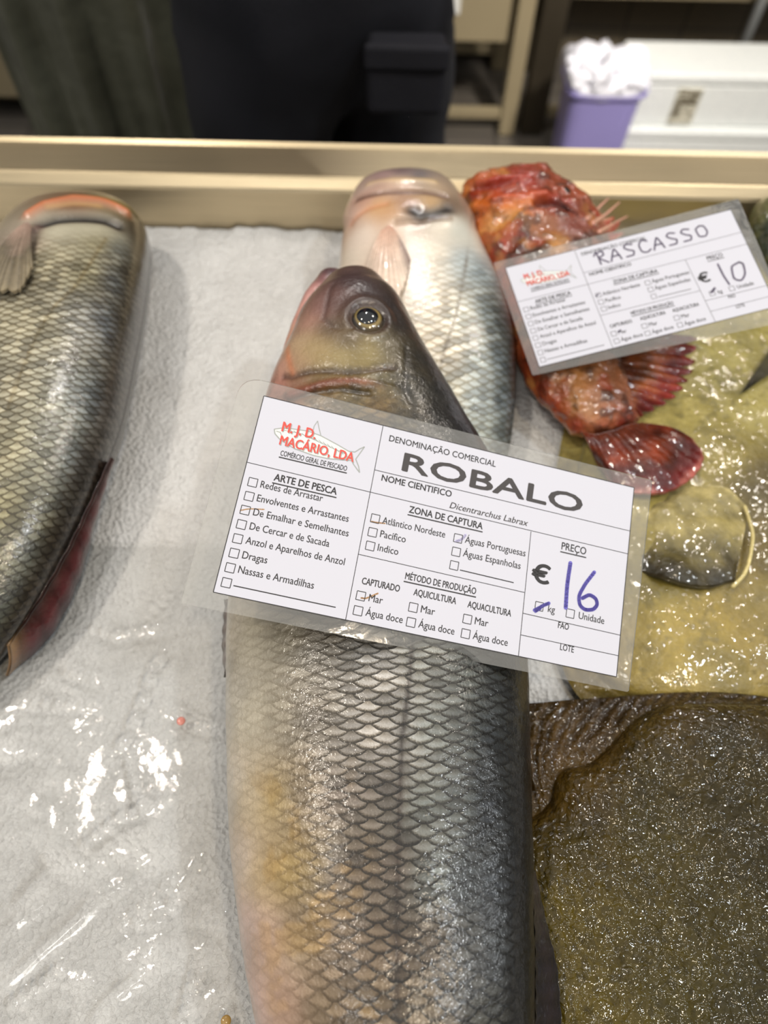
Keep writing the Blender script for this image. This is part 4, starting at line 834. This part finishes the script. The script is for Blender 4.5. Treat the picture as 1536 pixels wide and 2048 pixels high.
txt('ARTE DE PESCA', (546.7, 961.4), (671.7, 988.7), bold=0.022, und=0.014, cap=0.037)
LC = dict(cap=0.037)
for t, a, b_, c in (('Redes de Arrastar', (519.8, 975.7), (643.8, 1002.5), (505.5, 965)), ('Envolventes e Arrastantes', (512.8, 1003), (695.6, 1043.4), (498.5, 992.9)), ('De Emalhar e Semelhantes', (505.5, 1030.9), (695.6, 1072.6), (490.7, 1020.5)),
                    ('De Cercar e de Sacada', (498.5, 1059.5), (657.3, 1092.9), (483.4, 1049.1)), ('Anzol e Aparelhos de Anzol', (490.7, 1087.7), (687.8, 1129.8), (476.1, 1077.5)), ('Dragas', (484.2, 1116.3), (533.6, 1127.2), (469.1, 1106.4)), ('Nassas e Armadilhas', (476.4, 1145.5), (626.6, 1177.5), (461.3, 1135.6)),
                    ('Atlântico Nordeste', (762.8, 1047.3), (888.3, 1075.2), (749.5, 1037.4)), ('Pacífico', (758.6, 1073.9), (809.4, 1085.6), (744.3, 1064.8)), ('Indico', (753.7, 1101.2), (794.6, 1110.4), (739.6, 1092.1)),
                    ('Águas Portuguesas', (928.2, 1085.1), (1049.3, 1113.8), (914.9, 1077)), ('Águas Espanholas', (924.3, 1112.2), (1039.4, 1139), (911.2, 1103.9)),
                    ('Mar', (736, 1202.8), (763.9, 1207.5), (721.1, 1191.9)), ('Água doce', (730, 1230.9), (803.7, 1247.1), (715.7, 1221.6)), ('Mar', (840.2, 1225), (868, 1230.7), (825.8, 1215.3)), ('Água doce', (835.5, 1254.4), (907.1, 1270.5), (821.4, 1245)),
                    ('Mar', (948.2, 1248.4), (974.8, 1254.4), (933.9, 1238.8)), ('Água doce', (944.3, 1277.8), (1013.9, 1293.2), (930.5, 1267.9)), ('Unidade', (1156.4, 1238), (1207.7, 1249.2), (1140, 1227.9)), ('kg', (1094.8, 1224.1), (1108.4, 1227.4), (1077.7, 1213.3))):
    txt(t, a, b_, **LC); chk(*c)
chk(454, 1165.3); rule((467.8, 1171), (671.1, 1214.7), 0.005); chk(907.3, 1131.2); rule((919, 1140.3), (1026.4, 1165.8), 0.005)
txt('DENOMINAÇÃO COMERCIAL', (776.4, 881.2), (989.4, 934.6), bold=0.004, cap=0.034)
txt('ROBALO', (802.4, 942.9), (1161.6, 1023.1), bold=0.010, cap=0.098, f=nm)
txt('NOME CIENTIFICO', (761.3, 961.1), (900.8, 994), bold=0.016, cap=0.034)
txt('Dicentrarchus Labrax', (897.4, 1015.8), (1054.2, 1052.6), shear=0.22, cap=0.034, f=nm)
txt('ZONA DE CAPTURA', (816.2, 1025.2), (963.3, 1058.3), bold=0.02, und=0.013, cap=0.036)
txt('MÉTODO DE PRODUÇÃO', (808.9, 1158.5), (950.3, 1188.5), bold=0.018, und=0.013, cap=0.034)
for t, a, b_ in (('CAPTURADO', (722.4, 1168.2), (797.7, 1183.3)), ('AQUICULTURA', (825.8, 1190.3), (910.5, 1208.8)), ('AQUACULTURA', (933.9, 1214.5), (1020.6, 1234))): txt(t, a, b_, bold=0.018, cap=0.034)
txt('PREÇO', (1121.8, 1099.2), (1171, 1109.3), bold=0.008, und=0.014, cap=0.04); txt('€', (1061.5, 1162.5), (1096, 1169.2), bold=0.022, cap=0.094)
txt('FAO', (1115.2, 1256.2), (1136.5, 1260.9), bold=0.012, cap=0.032); txt('LOTE', (1119.4, 1300.7), (1146.8, 1306.1), bold=0.004, cap=0.032)
# firm's letterhead: red lettering over a pencil-grey fish drawing
txt('M. J. D.', (562.3, 862.5), (628.7, 877.2), bold=0.03, cap=0.052, f=red); txt('MACÁRIO, LDA', (557.9, 888.4), (704.7, 924.4), bold=0.024, cap=0.05, f=red)
txt('M. J. D.', (563.6, 864.1), (630.0, 878.8), bold=0.035, cap=0.052, f=gry); txt('MACÁRIO, LDA', (559.2, 890.0), (706.0, 926.0), bold=0.03, cap=0.05, f=gry)
txt('COMÉRCIO GERAL DE PESCADO', (559.7, 910.6), (691.7, 942.6), bold=0.012, cap=0.028, und=0.010)
ca_ = lambda L_: [T1(380 + x / 3.84, 740 + y / 3.84) for x, y in L_]
fishpts = [(645, 455), (700, 448), (780, 452), (900, 470), (1000, 505), (1130, 575), (1215, 625), (1262, 630), (1300, 605), (1335, 590), (1300, 640), (1268, 685), (1290, 740), (1298, 788), (1255, 730), (1235, 695), (1150, 690), (1050, 680), (940, 655), (800, 605), (690, 535), (650, 490)]
lgr.poly(ca_([(645, 455), (700, 448), (780, 452), (900, 470), (1000, 505), (1130, 575), (1215, 625), (1235, 695), (1150, 690), (1050, 680), (940, 655), (800, 605), (690, 535), (650, 490)]))
gry.strip(ca_(fishpts), 0.005, True); gry.strip(ca_([(940, 470), (950, 430), (976, 392), (985, 440), (1000, 500)]), 0.004)
gry.strip(ca_([(660, 470), (690, 480), (700, 500)]), 0.004); gry.strip(ca_([(700, 460), (850, 490), (1000, 560), (1200, 650)]), 0.003)
for q in range(14): gry.strip(ca_([(760 + q * 32, 458 + q * 9 + q * q * 0.35), (790 + q * 32, 480 + q * 10 + q * q * 0.35)]), 0.003)
def price_tag(name, label, fr, pouch_px, Hm, hand, handmat, smudge=()):
    org, ex, ey, n, W = fr; ex, ey, n = np.asarray(ex), np.asarray(ey), np.asarray(n); org = np.asarray(org) + [0, 0, ZI]; fr = (org, ex, ey, n, W)
    t = thing(name, label, 'price tag', tuple(org + (ex * W + ey * W / 2) / 2), 'laminated price tags on the fish')
    def slab(nm_, pts, z0, z1, mat):
        a = [org + (p[0] * ex + p[1] * ey) * W / 2 + n * z1 for p in pts]; b_ = [org + (p[0] * ex + p[1] * ey) * W / 2 + n * z0 for p in pts]; k = len(pts)
        bm = bmesh.new(); A = [bm.verts.new(q) for q in a]; B_ = [bm.verts.new(q) for q in b_]; bm.faces.new(A); bm.faces.new(B_[::-1])
        for i in range(k): bm.faces.new((A[i], B_[i], B_[(i + 1) % k], A[(i + 1) % k]))
        bmesh.ops.recalc_face_normals(bm, faces=bm.faces); return bm_obj(nm_, bm, mat, t)
    slab('pouch', pouch_px, -0.0006, -0.00004, POUCH)['label'] = 'clear plastic sleeve'
    slab('paper', RECT, -0.00002, 0.00008, PAPER.m)
    form.build('printed_form', INK, t, fr, 0.00016)
    return t, fr
def rounded(c, r, k=0):
    # corners of the sleeve, corner k rounded by r
    out_ = []
    for i, p in enumerate(c):
        p = np.array(p); a = np.array(c[i - 1]); b_ = np.array(c[(i + 1) % 4]); r_ = r[i]
        if r_ < 1e-6: out_.append(p); continue
        da = (a - p) / np.linalg.norm(a - p); db = (b_ - p) / np.linalg.norm(b_ - p)
        for q in np.linspace(0, 1, 9): out_.append((p + da * r_) * (1 - q) ** 2 + 2 * p * q * (1 - q) + (p + db * r_) * q * q)
    return out_
FR1 = ([-0.0604, 0.2167, 0.1366], [0.97122, -0.1148, -0.20869], [-0.16533, -0.95565, -0.24373], [0.1714, -0.2712, 0.9471], 0.198)
pc = [T1(483, 750), T1(1305, 960), T1(1258, 1386), T1(363, 1206)]
tg, fr = price_tag('price_tag', 'laminated white tag printed ROBALO with a blue handwritten 16, lying on the dark bass', FR1, rounded(pc, (0.12, 0.015, 0.015, 0.01)), H1, None, None)
nm.build('fish_name', DARKROB, tg, fr, 0.0002)
lgr.build('logo_fish_fill', LGREY, tg, fr, 0.00012); gry.build('logo_fish', GREY, tg, fr, 0.00016)['label'] = 'grey fish drawing behind the red letters'
red.build('logo_lettering', RED, tg, fr, 0.0002)['label'] = 'red lettering of the firm'
hw = Flat(); hw.stroke([T1(1140, 1126.5), T1(1134, 1168.4), T1(1130.8, 1216)], 0.021)
hw.stroke([T1(1188, 1145), T1(1167.4, 1173), T1(1157.5, 1194.1), T1(1159.5, 1210.5), T1(1171, 1220), T1(1185, 1219.5), T1(1193.5, 1209.5), T1(1191.5, 1199.5), T1(1179.5, 1191), T1(1164, 1197)], 0.019)
hw.stroke([T1(1068, 1221), T1(1078, 1216), T1(1085, 1212), T1(1097, 1207)], 0.017); hw.stroke([T1(1070, 1224), T1(1080, 1218)], 0.012)
hw.build('handwritten_price', BLUE, tg, fr, 0.00026)['label'] = 'blue handwritten 16'
for pts_, wd_ in (([(481, 1021), (500, 1018), (528, 1019)], 0.006), ([(722, 1196), (729, 1197), (755, 1187)], 0.008), ([(742, 1043), (752, 1045), (769, 1047)], 0.007)):
    sm = Flat(); sm.stroke([T1(*q) for q in pts_], wd_); sm.build('brown_stain', PENCIL, tg, fr, 0.00013)
s2 = Flat(); s2.stroke([T1(910, 1083), T1(922, 1079), T1(930, 1070)], 0.014); s2.build('ink_smudge', SMUDGE, tg, fr, 0.00013)

FR2 = ([0.0786, 0.3746, 0.0841], [0.96423, 0.21749, 0.15154], [0.24549, -0.94833, -0.20099], [-0.1, -0.231, 0.968], 0.155)
t2 = lambda x, y: T1(x, y, H2)
pc2 = [t2(988, 524), t2(1476, 398), t2(1582, 640), t2(1064, 752)]
tg2, fr2 = price_tag('price_tag', 'laminated white tag handwritten RASCASSO and 10, lying on the red scorpionfish', FR2, rounded(pc2, (0.015, 0.015, 0.015, 0.015)), H2, None, None)
lgr.build('logo_fish_fill', LGREY, tg2, fr2, 0.00012); gry.build('logo_fish', GREY, tg2, fr2, 0.00016); red.build('logo_lettering', RED, tg2, fr2, 0.0002)
hw = Flat()
def word(wd, p0, p1, hgt, k):
    G = {'R': [[(0, .75), (.25, 1), (.3, .5), (.3, 0)], [(.2, .95), (.7, 1), (.75, .7), (.35, .5), (.9, 0)]], 'A': [[(0, 0), (.3, .6), (.5, .9), (.7, .4), (.8, 0)], [(.15, .35), (.75, .35)]], 'S': [[(.8, .9), (.4, 1), (.15, .8), (.4, .55), (.75, .35), (.6, .05), (.1, .05)]],
         'C': [[(.85, .85), (.5, 1), (.15, .6), (.2, .15), (.55, 0), (.9, .15)]], 'O': [[(.5, .95), (.15, .7), (.2, .15), (.6, .05), (.9, .4), (.8, .85), (.5, .95)]]}
    p0, p1 = np.asarray(p0), np.asarray(p1); d = (p1 - p0) / len(wd); nrm_ = np.array([d[1], -d[0]]) / np.hypot(*d)
    for i, ch in enumerate(wd):
        for s_ in G[ch]: hw.stroke([p0 + d * (i + 0.9 * x) + nrm_ * hgt * y for x, y in s_], k)
word('RASCASSO', t2(1196, 530), t2(1424, 470), 0.125, 0.014)
hw.stroke([t2(1436, 528), t2(1446, 548), t2(1459, 568)], 0.016); hw.stroke([t2(1478, 524), t2(1464, 533), t2(1468, 555), t2(1482, 560), t2(1490, 545), t2(1486, 528), t2(1478, 524)], 0.016); hw.stroke([t2(1424, 584), t2(1430, 576)], 0.02); hw.stroke([t2(1193, 592), t2(1198, 588)], 0.012); hw.stroke([t2(1237, 664), t2(1242, 660)], 0.012)
hw.build('handwriting', VIOL, tg2, fr2, 0.00026)['label'] = 'dark violet handwritten name and price'

SCRAP = wetskin('fish_scrap', 300, 0.0004, 0.3, 0.8)
rs_ = dome('fish_scrap', U(362, 1442, 0.0035), (0.1, 0, 1), 0.0024, SCRAP, None, lambda a, c: np.broadcast_to(lin((216, 138, 124)), a.shape + (3,)), 0.35); tag(rs_, 'tiny red scrap of fish on the plastic film left of the dark bass', 'scrap')
rs_ = dome('fish_scrap', U(452, 2042, 0.0035), (0.2, 0.1, 1), 0.0024, SCRAP, None, lambda a, c: np.broadcast_to(lin((170, 136, 76)), a.shape + (3,)), 0.4); tag(rs_, 'tiny yellow brown scrap at the bottom beside the dark bass', 'scrap')

# ------------------------------------------------------------------ things behind the counter: boxes, bin, steel tables
FOAM = Mt('expanded_foam'); o = FOAM.obj(); FOAM.set(Base_Color=FOAM.mix(FOAM.voro(o, 160), L4((236, 238, 236)), L4((218, 222, 222))), Roughness=0.6, Normal=FOAM.bump(FOAM.voro(o, 160), 0.0012))
def foam_box(label, p0, size, lid, grp='white foam fish boxes on the floor'):
    t = thing('foam_box', label, 'box', p0, grp); x, y, z = p0; sx, sy, sz = size
    bm = bmesh.new(); add_box(bm, (x, y, z), (x + sx, y + sy, z + sz - lid)); bm_obj('body', bm, FOAM.m, t, bevel=0.006)
    bm = bmesh.new(); add_box(bm, (x - 0.004, y - 0.004, z + sz - lid + 0.001), (x + sx + 0.004, y + sy + 0.004, z + sz)); bm_obj('lid', bm, FOAM.m, t, bevel=0.008)
    return t
xb = V(1268, 150, 2.0)[0]
foam_box('lower white foam fish box standing on the floor beside the purple bin', (xb - 0.03, 1.97, 0.0), (0.7, 0.20, 0.145), 0.03)
ub = foam_box('upper white foam fish box with a printed label, stacked on another box', (xb, 1.99, 0.147), (0.66, 0.17, 0.143), 0.03)
LAB = Mt('shipping_label'); o = LAB.obj(); q = LAB.xyz(o); v_ = LAB.noise(LAB.vec(LAB.f('MULTIPLY', q[0], 60.0), 0.0, LAB.f('MULTIPLY', q[2], 180.0)), 1.0, 2)
LAB.set(Base_Color=LAB.mix(LAB.ss(v_, 0.5, 0.58), L4((206, 202, 186)), L4((120, 112, 92))), Roughness=0.6)
a = V(1338, 232, 1.988); c = V(1420, 148, 1.988)
lb = bm_obj('shipping_label', add_box(bmesh.new(), (a[0], 1.9855, 0.155), (c[0], 1.9895, 0.252)), LAB.m, ub)
bm = bmesh.new(); w_ = c[0] - a[0]
for (x0, x1, z0, z1) in ((0.08, 0.3, 0.02, 0.05), (0.15, 0.9, 0.055, 0.072), (0.5, 0.95, 0.078, 0.09), (0.1, 0.4, 0.08, 0.088)): add_box(bm, (a[0] + w_ * x0, 1.9845, 0.155 + z0), (a[0] + w_ * x1, 1.986, 0.155 + z1))
bm_obj('label_print', bm, plain('label_ink', (96, 88, 70), 0.6), lb)
# purple bin with a white liner bag
PUR = plain('purple_plastic', (152, 144, 204), 0.4, var=0.03, Coat_Weight=0.3)
bc = V(1186, 240, 1.93); bx, by, bt_z = bc[0], 1.93, 0.30
bn = thing('waste_bin', 'purple tapered plastic bin on the floor left of the foam boxes', 'bin', (bx, by, 0))
def tub(x, y, z0, z1, r0, r1, wall=0.004, n=48, pw=5.0, floor=True):
    prof = [(r0 * 0.9, z0), (r0, z0 + 0.01), (r1, z1), (r1 + 0.006, z1), (r1 + 0.006, z1 + 0.008), (r1 - wall, z1 + 0.008), (r1 - wall - 0.004, z1 - 0.01), (r0 - wall, z0 + 0.012), (r0 * 0.3, z0 + 0.012)]
    th = np.linspace(0, 2 * PI, n, endpoint=False); k = (np.abs(np.cos(th)) ** pw + np.abs(np.sin(th)) ** pw) ** (-1 / pw)
    P = np.array([[(x + r * k_ * math.cos(t_), y + r * 0.85 * k_ * math.sin(t_), z) for t_, k_ in zip(th, k)] for r, z in prof]); return P, gridfaces(len(prof), n, True), n
P, f, n = tub(bx, by, 0.0, bt_z, 0.086, 0.098); mesh_np('bucket', P, [f, np.arange(n)[None]], PUR, bn, smooth=False)
lp, lf, n = tub(bx, by, bt_z - 0.012, bt_z - 0.002, 0.101, 0.103, 0.003); mesh_np('rim', lp, [lf], PUR, bn, smooth=False)
BAG = Mt('thin_white_plastic'); BAG.set(Base_Color=L4((226, 226, 236)), Roughness=0.3, Transmission_Weight=0.0, Subsurface_Weight=0.0, Normal=BAG.bump(BAG.noise(BAG.obj(), 60, 4), 0.004))
th = np.linspace(0, 2 * PI, 160, endpoint=False); vv = np.linspace(0, 1, 70); TH, VV = np.meshgrid(th, vv, indexing='xy')
k = (np.abs(np.cos(TH)) ** 4 + np.abs(np.sin(TH)) ** 4) ** (-0.25)
rad = np.interp(VV, [0, 0.25, 0.5, 0.8, 1], [0.104, 0.104, 0.102, 0.070, 0.004]); zz = np.interp(VV, [0, 0.25, 0.5, 0.8, 1], [bt_z - 0.004, bt_z + 0.014, bt_z + 0.03, bt_z + 0.05, bt_z + 0.045])
P = np.stack([bx + rad * k * np.cos(TH), by + rad * 0.87 * k * np.sin(TH), zz], -1)
nz = fbm(P, 22, 4, 3); nb_ = fbm(P, 40, 3, 9); amp = sstep(0.1, 0.45, VV)
P[..., 2] += amp * (0.04 * nz + 0.025 * np.maximum(fbm(P, 14, 2, 19), 0) * 2); P[..., :2] += (amp * 0.03 * nb_)[..., None] * np.stack([np.cos(TH), np.sin(TH)], -1); P[0:1, :, 2] += 0.012 * nz[0:1]
bg_ = mesh_np('bin_bag', P, gridfaces(70, 160, True), BAG.m, closed=False); tag(bg_, 'crumpled white plastic bag spilling over the top of the purple bin', 'bag'); sd = bg_.modifiers.new('thickness', 'SOLIDIFY'); sd.thickness = 0.0015
# steel tables
CAB = plain('warm_tinted_steel', (170, 156, 126), 0.4, 0.2); DK = steel_mat('dark_steel', (92, 84, 70), 0.5)  # first is steel, its warm reflection put into the beige colour
x0 = V(700, 100, 2.25)[0]; x1 = V(1048, 150, 2.2)[0]
tb = thing('steel_table', 'steel work table with a deep front panel behind the person in navy trousers', 'table', ((x0 + x1) / 2, 2.4, 0))
bm_obj('table_top', add_box(bmesh.new(), (x0, 2.16, 0.87), (x1, 2.62, 0.9)), CAB, tb, bevel=0.004)
bm_obj('front_panel', add_box(bmesh.new(), (x0 + 0.01, 2.19, 0.262), (x1 - 0.07, 2.6, 0.868)), CAB, tb, bevel=0.004)
for xx in (x0 + 0.03, x1 - 0.03):
    for yy in (2.19, 2.58): bm_obj('leg', add_box(bmesh.new(), (xx - 0.024, yy - 0.024, 0), (xx + 0.024, yy + 0.024, 0.868)), CAB, tb, bevel=0.004)
for yy in (2.19, 2.58): bm_obj('rail', add_box(bmesh.new(), (x0 + 0.05, yy - 0.012, 0.045), (x1 - 0.05, yy + 0.012, 0.075)), CAB, tb, bevel=0.003)
x2 = V(1054, 150, 2.2)[0]; x3 = x2 + 1.5
t2_ = thing('steel_table', 'dark steel work table behind the purple bin and foam boxes', 'table', ((x2 + x3) / 2, 2.4, 0))
bm_obj('table_top', add_box(bmesh.new(), (x2, 2.16, 0.87), (x3, 2.62, 0.9)), DK, t2_, bevel=0.004)
bm_obj('back_panel', add_box(bmesh.new(), (x2 + 0.08, 2.4, 0.29), (x3 - 0.02, 2.6, 0.868)), CAB, t2_, bevel=0.004)
for xx in (x2 + 0.042, x3 - 0.042):
    for yy in (2.2, 2.58): bm_obj('leg', add_box(bmesh.new(), (xx - 0.036, yy - 0.03, 0), (xx + 0.036, yy + 0.03, 0.868)), DK, t2_, bevel=0.004)
bm_obj('rail', add_box(bmesh.new(), (x2 + 0.08, 2.19, 0.05), (x3 - 0.08, 2.21, 0.08)), CAB, t2_, bevel=0.003)
xp = V(1496, 60, 2.32)[0]
pp = bm_obj('water_pipe', add_cyl(bmesh.new(), (xp + 0.01, 2.33, 0.0), (xp + 0.01, 2.33, 0.868), 0.014), plain('pale_pipe', (190, 194, 196), 0.35, 0.4), smooth=True); tag(pp, 'thin pale grey pipe rising behind the foam boxes', 'pipe')
qn = V(905, 8, 2.188)
no = bm_obj('paper_note', add_box(bmesh.new(), (qn[0] - 0.022, 2.1865, qn[2] - 0.024), (qn[0] + 0.022, 2.1888, qn[2] + 0.07)), plain('note_paper', (240, 240, 236), 0.7)); tag(no, 'small white paper note stuck on the steel table panel', 'note')
x4 = V(-260, 100, 2.2)[0]; x5 = V(330, 100, 2.2)[0]
t3 = thing('steel_cabinet', 'dull brown grey steel cabinet behind the person in the apron', 'cabinet', ((x4 + x5) / 2, 2.4, 0))
bm_obj('body', add_box(bmesh.new(), (x4, 2.2, 0.06), (x5, 2.62, 0.9)), DK, t3, bevel=0.004)
for k in range(2):
    xa = x4 + (x5 - x4) * k / 2 + 0.01; xb2 = x4 + (x5 - x4) * (k + 1) / 2 - 0.01
    dd = bm_obj('door', add_box(bmesh.new(), (xa, 2.182, 0.08), (xb2, 2.199, 0.88)), CAB, t3, bevel=0.003)
    bm_obj('handle', add_cyl(bmesh.new(), (xb2 - 0.04 if k == 0 else xa + 0.04, 2.165, 0.45), (xb2 - 0.04 if k == 0 else xa + 0.04, 2.165, 0.62), 0.007), STEEL, dd, smooth=True)
    bm_obj('foot', add_box(bmesh.new(), (xa + 0.02, 2.25, 0), (xa + 0.07, 2.55, 0.058)), DK, t3)

# ------------------------------------------------------------------ the two people behind the counter
def skin(name, joints, edges, mat, parent, sub=2, root=0, disp_=None):
    me = bpy.data.meshes.new(name); off = WL(parent) if parent is not None else Vector((0, 0, 0))
    me.from_pydata([tuple(Vector(j[0]) - off) for j in joints], edges, []); me.materials.append(mat)
    o = bpy.data.objects.new(name, me); link(o, parent)
    sk = o.modifiers.new('skin', 'SKIN'); sk.use_smooth_shade = True
    for i, j in enumerate(joints):
        sv = me.skin_vertices[0].data[i]; r = j[1]; sv.radius = r if isinstance(r, tuple) else (r, r); sv.use_root = (i == root)
    sb = o.modifiers.new('subdiv', 'SUBSURF'); sb.levels = sub; sb.render_levels = sub
    if disp_:
        tx = bpy.data.textures.new(name + '_folds', 'CLOUDS'); tx.noise_scale = disp_[1]; dm = o.modifiers.new('folds', 'DISPLACE'); dm.texture = tx; dm.strength = disp_[0]; dm.mid_level = 0.5; dm.texture_coords = 'GLOBAL'
    return o
SKINM = plain('skin', (214, 160, 136), 0.5)
HAIR = plain('dark_hair', (34, 26, 22), 0.5)
BOOT = plain('rubber_boot', (225, 226, 224), 0.35)
def person(label, pos, rot, trm, jkm, la, ra, name='person'):
    t = thing(name, label, 'person', tuple(pos)); c, s_ = math.cos(rot), math.sin(rot)
    g = lambda x, y, z: (pos[0] + c * x - s_ * y, pos[1] + s_ * x + c * y, z)        # x = the person's left/right, y = behind
    J = [(g(0, 0, .94), .125), (g(0, 0, 1.08), .115), (g(0, .01, 1.28), (.135)), (g(0, 0, 1.42), .085), (g(0, -.01, 1.50), .05), (g(0, -.03, 1.60), .085), (g(0, -.03, 1.70), .07),
         (g(.1, 0, .86), .085), (g(.105, -.01, .5), .055), (g(.105, .02, .1), .04), (g(.105, -.13, .04), .036), (g(-.1, 0, .86), .085), (g(-.105, -.01, .5), .055), (g(-.105, .02, .1), .04), (g(-.105, -.13, .04), .036)]
    E_ = [(0, 1), (1, 2), (2, 3), (3, 4), (4, 5), (5, 6), (0, 7), (7, 8), (8, 9), (9, 10), (0, 11), (11, 12), (12, 13), (13, 14)]
    for sgn, (el, wr) in ((1, la), (-1, ra)):
        i = len(J); sh = g(sgn * .19, 0, 1.38); J += [(sh, .055), (g(*el), .042), (g(*wr), .030)]; E_ += [(3, i), (i, i + 1), (i + 1, i + 2)]
        w0, e0 = Vector(g(*wr)), Vector(g(*el)); d = (w0 - e0).normalized(); sd_ = d.cross(Vector((c, s_, 0))).normalized(); pal = w0 + d * .075
        k = len(J); J += [(pal, (.034, .02))]; E_ += [(i + 2, k)]
        for q in range(4):
            a_ = pal + sd_ * (.024 - .016 * q) + d * .012; ln = (.068, .078, .072, .056)[q]; nrm_ = sd_.cross(d) * sgn
            kk = len(J); J += [(a_, .010), (a_ + d * ln * .5 + nrm_ * .008, .009), (a_ + d * ln * .95 + nrm_ * .022, .0075)]; E_ += [(k, kk), (kk, kk + 1), (kk + 1, kk + 2)]
        kk = len(J); b0 = w0 + d * .03 + sd_ * .028; J += [(b0, .012), (b0 + d * .035 + sd_ * .02, .010), (b0 + d * .06 + sd_ * .022, .008)]; E_ += [(i + 2, kk), (kk, kk + 1), (kk + 1, kk + 2)]
    skin('body', J, E_, SKINM, t)
    skin('trousers', [(g(0, 0, 1.03), .150), (g(0, 0, .93), (.165)), (g(.098, 0, .82), .112), (g(.108, -.01, .5), .088), (g(.108, .015, .13), .082), (g(-.098, 0, .82), .112), (g(-.108, -.01, .5), .088), (g(-.108, .015, .13), .082)],
         [(0, 1), (1, 2), (2, 3), (3, 4), (1, 5), (5, 6), (6, 7)], trm, t, 3, 0, (0.022, 0.07))
    JJ = [(g(0, 0, .99), .162), (g(0, 0, 1.12), .152), (g(0, .01, 1.28), .165), (g(0, 0, 1.43), .10)]; EE = [(0, 1), (1, 2), (2, 3)]
    for sgn, (el, wr) in ((1, la), (-1, ra)):
        i = len(JJ); JJ += [(g(sgn * .195, 0, 1.38), .078), (g(*el), .062), (tuple(Vector(g(*wr)) * .93 + Vector(g(*el)) * .07), .048)]; EE += [(3, i), (i, i + 1), (i + 1, i + 2)]
    skin('jacket', JJ, EE, jkm, t, 3, 0, (0.02, 0.08))
    for sgn in (-1, 1):
        skin('boot', [(g(sgn * .106, .015, .26), .072), (g(sgn * .106, .02, .09), .062), (g(sgn * .106, -.13, .05), .05)], [(0, 1), (1, 2)], BOOT, t)
    dome('hair', np.array(g(0, .0, 1.69)), (0, 0, 1), 0.098, HAIR, t, lambda a, c_: np.zeros(a.shape + (3,)), 0.85)
    for sgn in (-1, 1):
        dome('eye', np.array(g(sgn * .032, -.108, 1.625)), (0, -1, 0.01), 0.011, HAIR, t, lambda a, c_: np.zeros(a.shape + (3,)), 0.6, 10)
    dome('nose', np.array(g(0, -.122, 1.60)), (0, -1, -0.3), 0.015, SKINM, t, lambda a, c_: np.zeros(a.shape + (3,)), 1.3, 10)
    return t, g
NAVY2 = plain('faded_navy_cotton', (38, 38, 47), 0.8, bumpscale=300, bumpd=0.001, var=0.2); NAVY = plain('navy_cotton', (30, 31, 40), 0.8, bumpscale=300, bumpd=0.001, var=0.2); PURP = plain('dark_violet_cotton', (44, 30, 58), 0.8, bumpscale=200, bumpd=0.001, var=0.2); BLK = plain('black_cotton', (24, 21, 24), 0.8, bumpscale=200, bumpd=0.001, var=0.2)
pa = V(640, 150, 0.98)
p1, g1 = person('person in dark navy cargo trousers standing behind the counter', (pa[0], 1.0, 0), 0.5, NAVY, PURP, ((.25, -.06, 1.16), (.20, -.26, 1.12)), ((-.25, -.03, 1.16), (-.16, -.26, 1.14)))
pk = V(812, 152, 0.836)
bm = bmesh.new(); add_box(bm, (pk[0] - .046, pk[1] - .004, pk[2] - .045), (pk[0] + .046, pk[1] + .04, pk[2] + .03)); pkt = bm_obj('cargo_pocket', bm, NAVY2, p1, bevel=0.008, seg=3)
bm = bmesh.new(); add_box(bm, (pk[0] - .049, pk[1] - .009, pk[2] + .008), (pk[0] + .049, pk[1] + .002, pk[2] + .036)); fl = bm_obj('pocket_flap', bm, NAVY2, pkt, bevel=0.006, seg=3)
pb = V(205, 150, 1.22)
p2, g2 = person('person in black clothes and a grey green rubber apron at the counter', (pb[0], 1.38, 0), 0.0, BLK, BLK, ((.25, -.04, 1.14), (.16, -.26, 1.10)), ((-.28, 0, 1.14), (-.18, -.26, 1.12)))
APR = Mt('rubber_apron'); o = APR.obj(); APR.set(Base_Color=APR.mix(APR.noise(o, 9, 4), L4((70, 70, 57)), L4((112, 114, 100))), Roughness=0.38, Normal=APR.bump(APR.noise(o, 25, 3), 0.004), Coat_Weight=0.3)
uu = np.linspace(-1, 1, 120); vv = np.linspace(0, 1, 120); UU, VV = np.meshgrid(uu, vv, indexing='ij')
ang = UU * 0.72; zz = 1.30 - VV * 0.95; wd = np.interp(VV, [0, 0.22, 0.35, 1], [0.55, 0.7, 1.0, 1.05])
rr = 0.215 + 0.03 * VV + 0.010 * np.sin(UU * 11 + 3 * VV) * sstep(0.2, 0.6, VV) + 0.006 * np.sin(UU * 23 + 1.0) * sstep(0.3, 0.8, VV)
loc = np.stack([np.sin(ang * wd) * rr, -np.cos(ang * wd) * rr * 0.98, zz], -1)
P = np.stack([pb[0] + loc[..., 0], 1.38 + loc[..., 1], zz], -1)
ap = mesh_np('apron', P, gridfaces(120, 120), APR.m, p2, closed=False); sd = ap.modifiers.new('thickness', 'SOLIDIFY'); sd.thickness = 0.003; ap['label'] = 'grey green rubber apron'
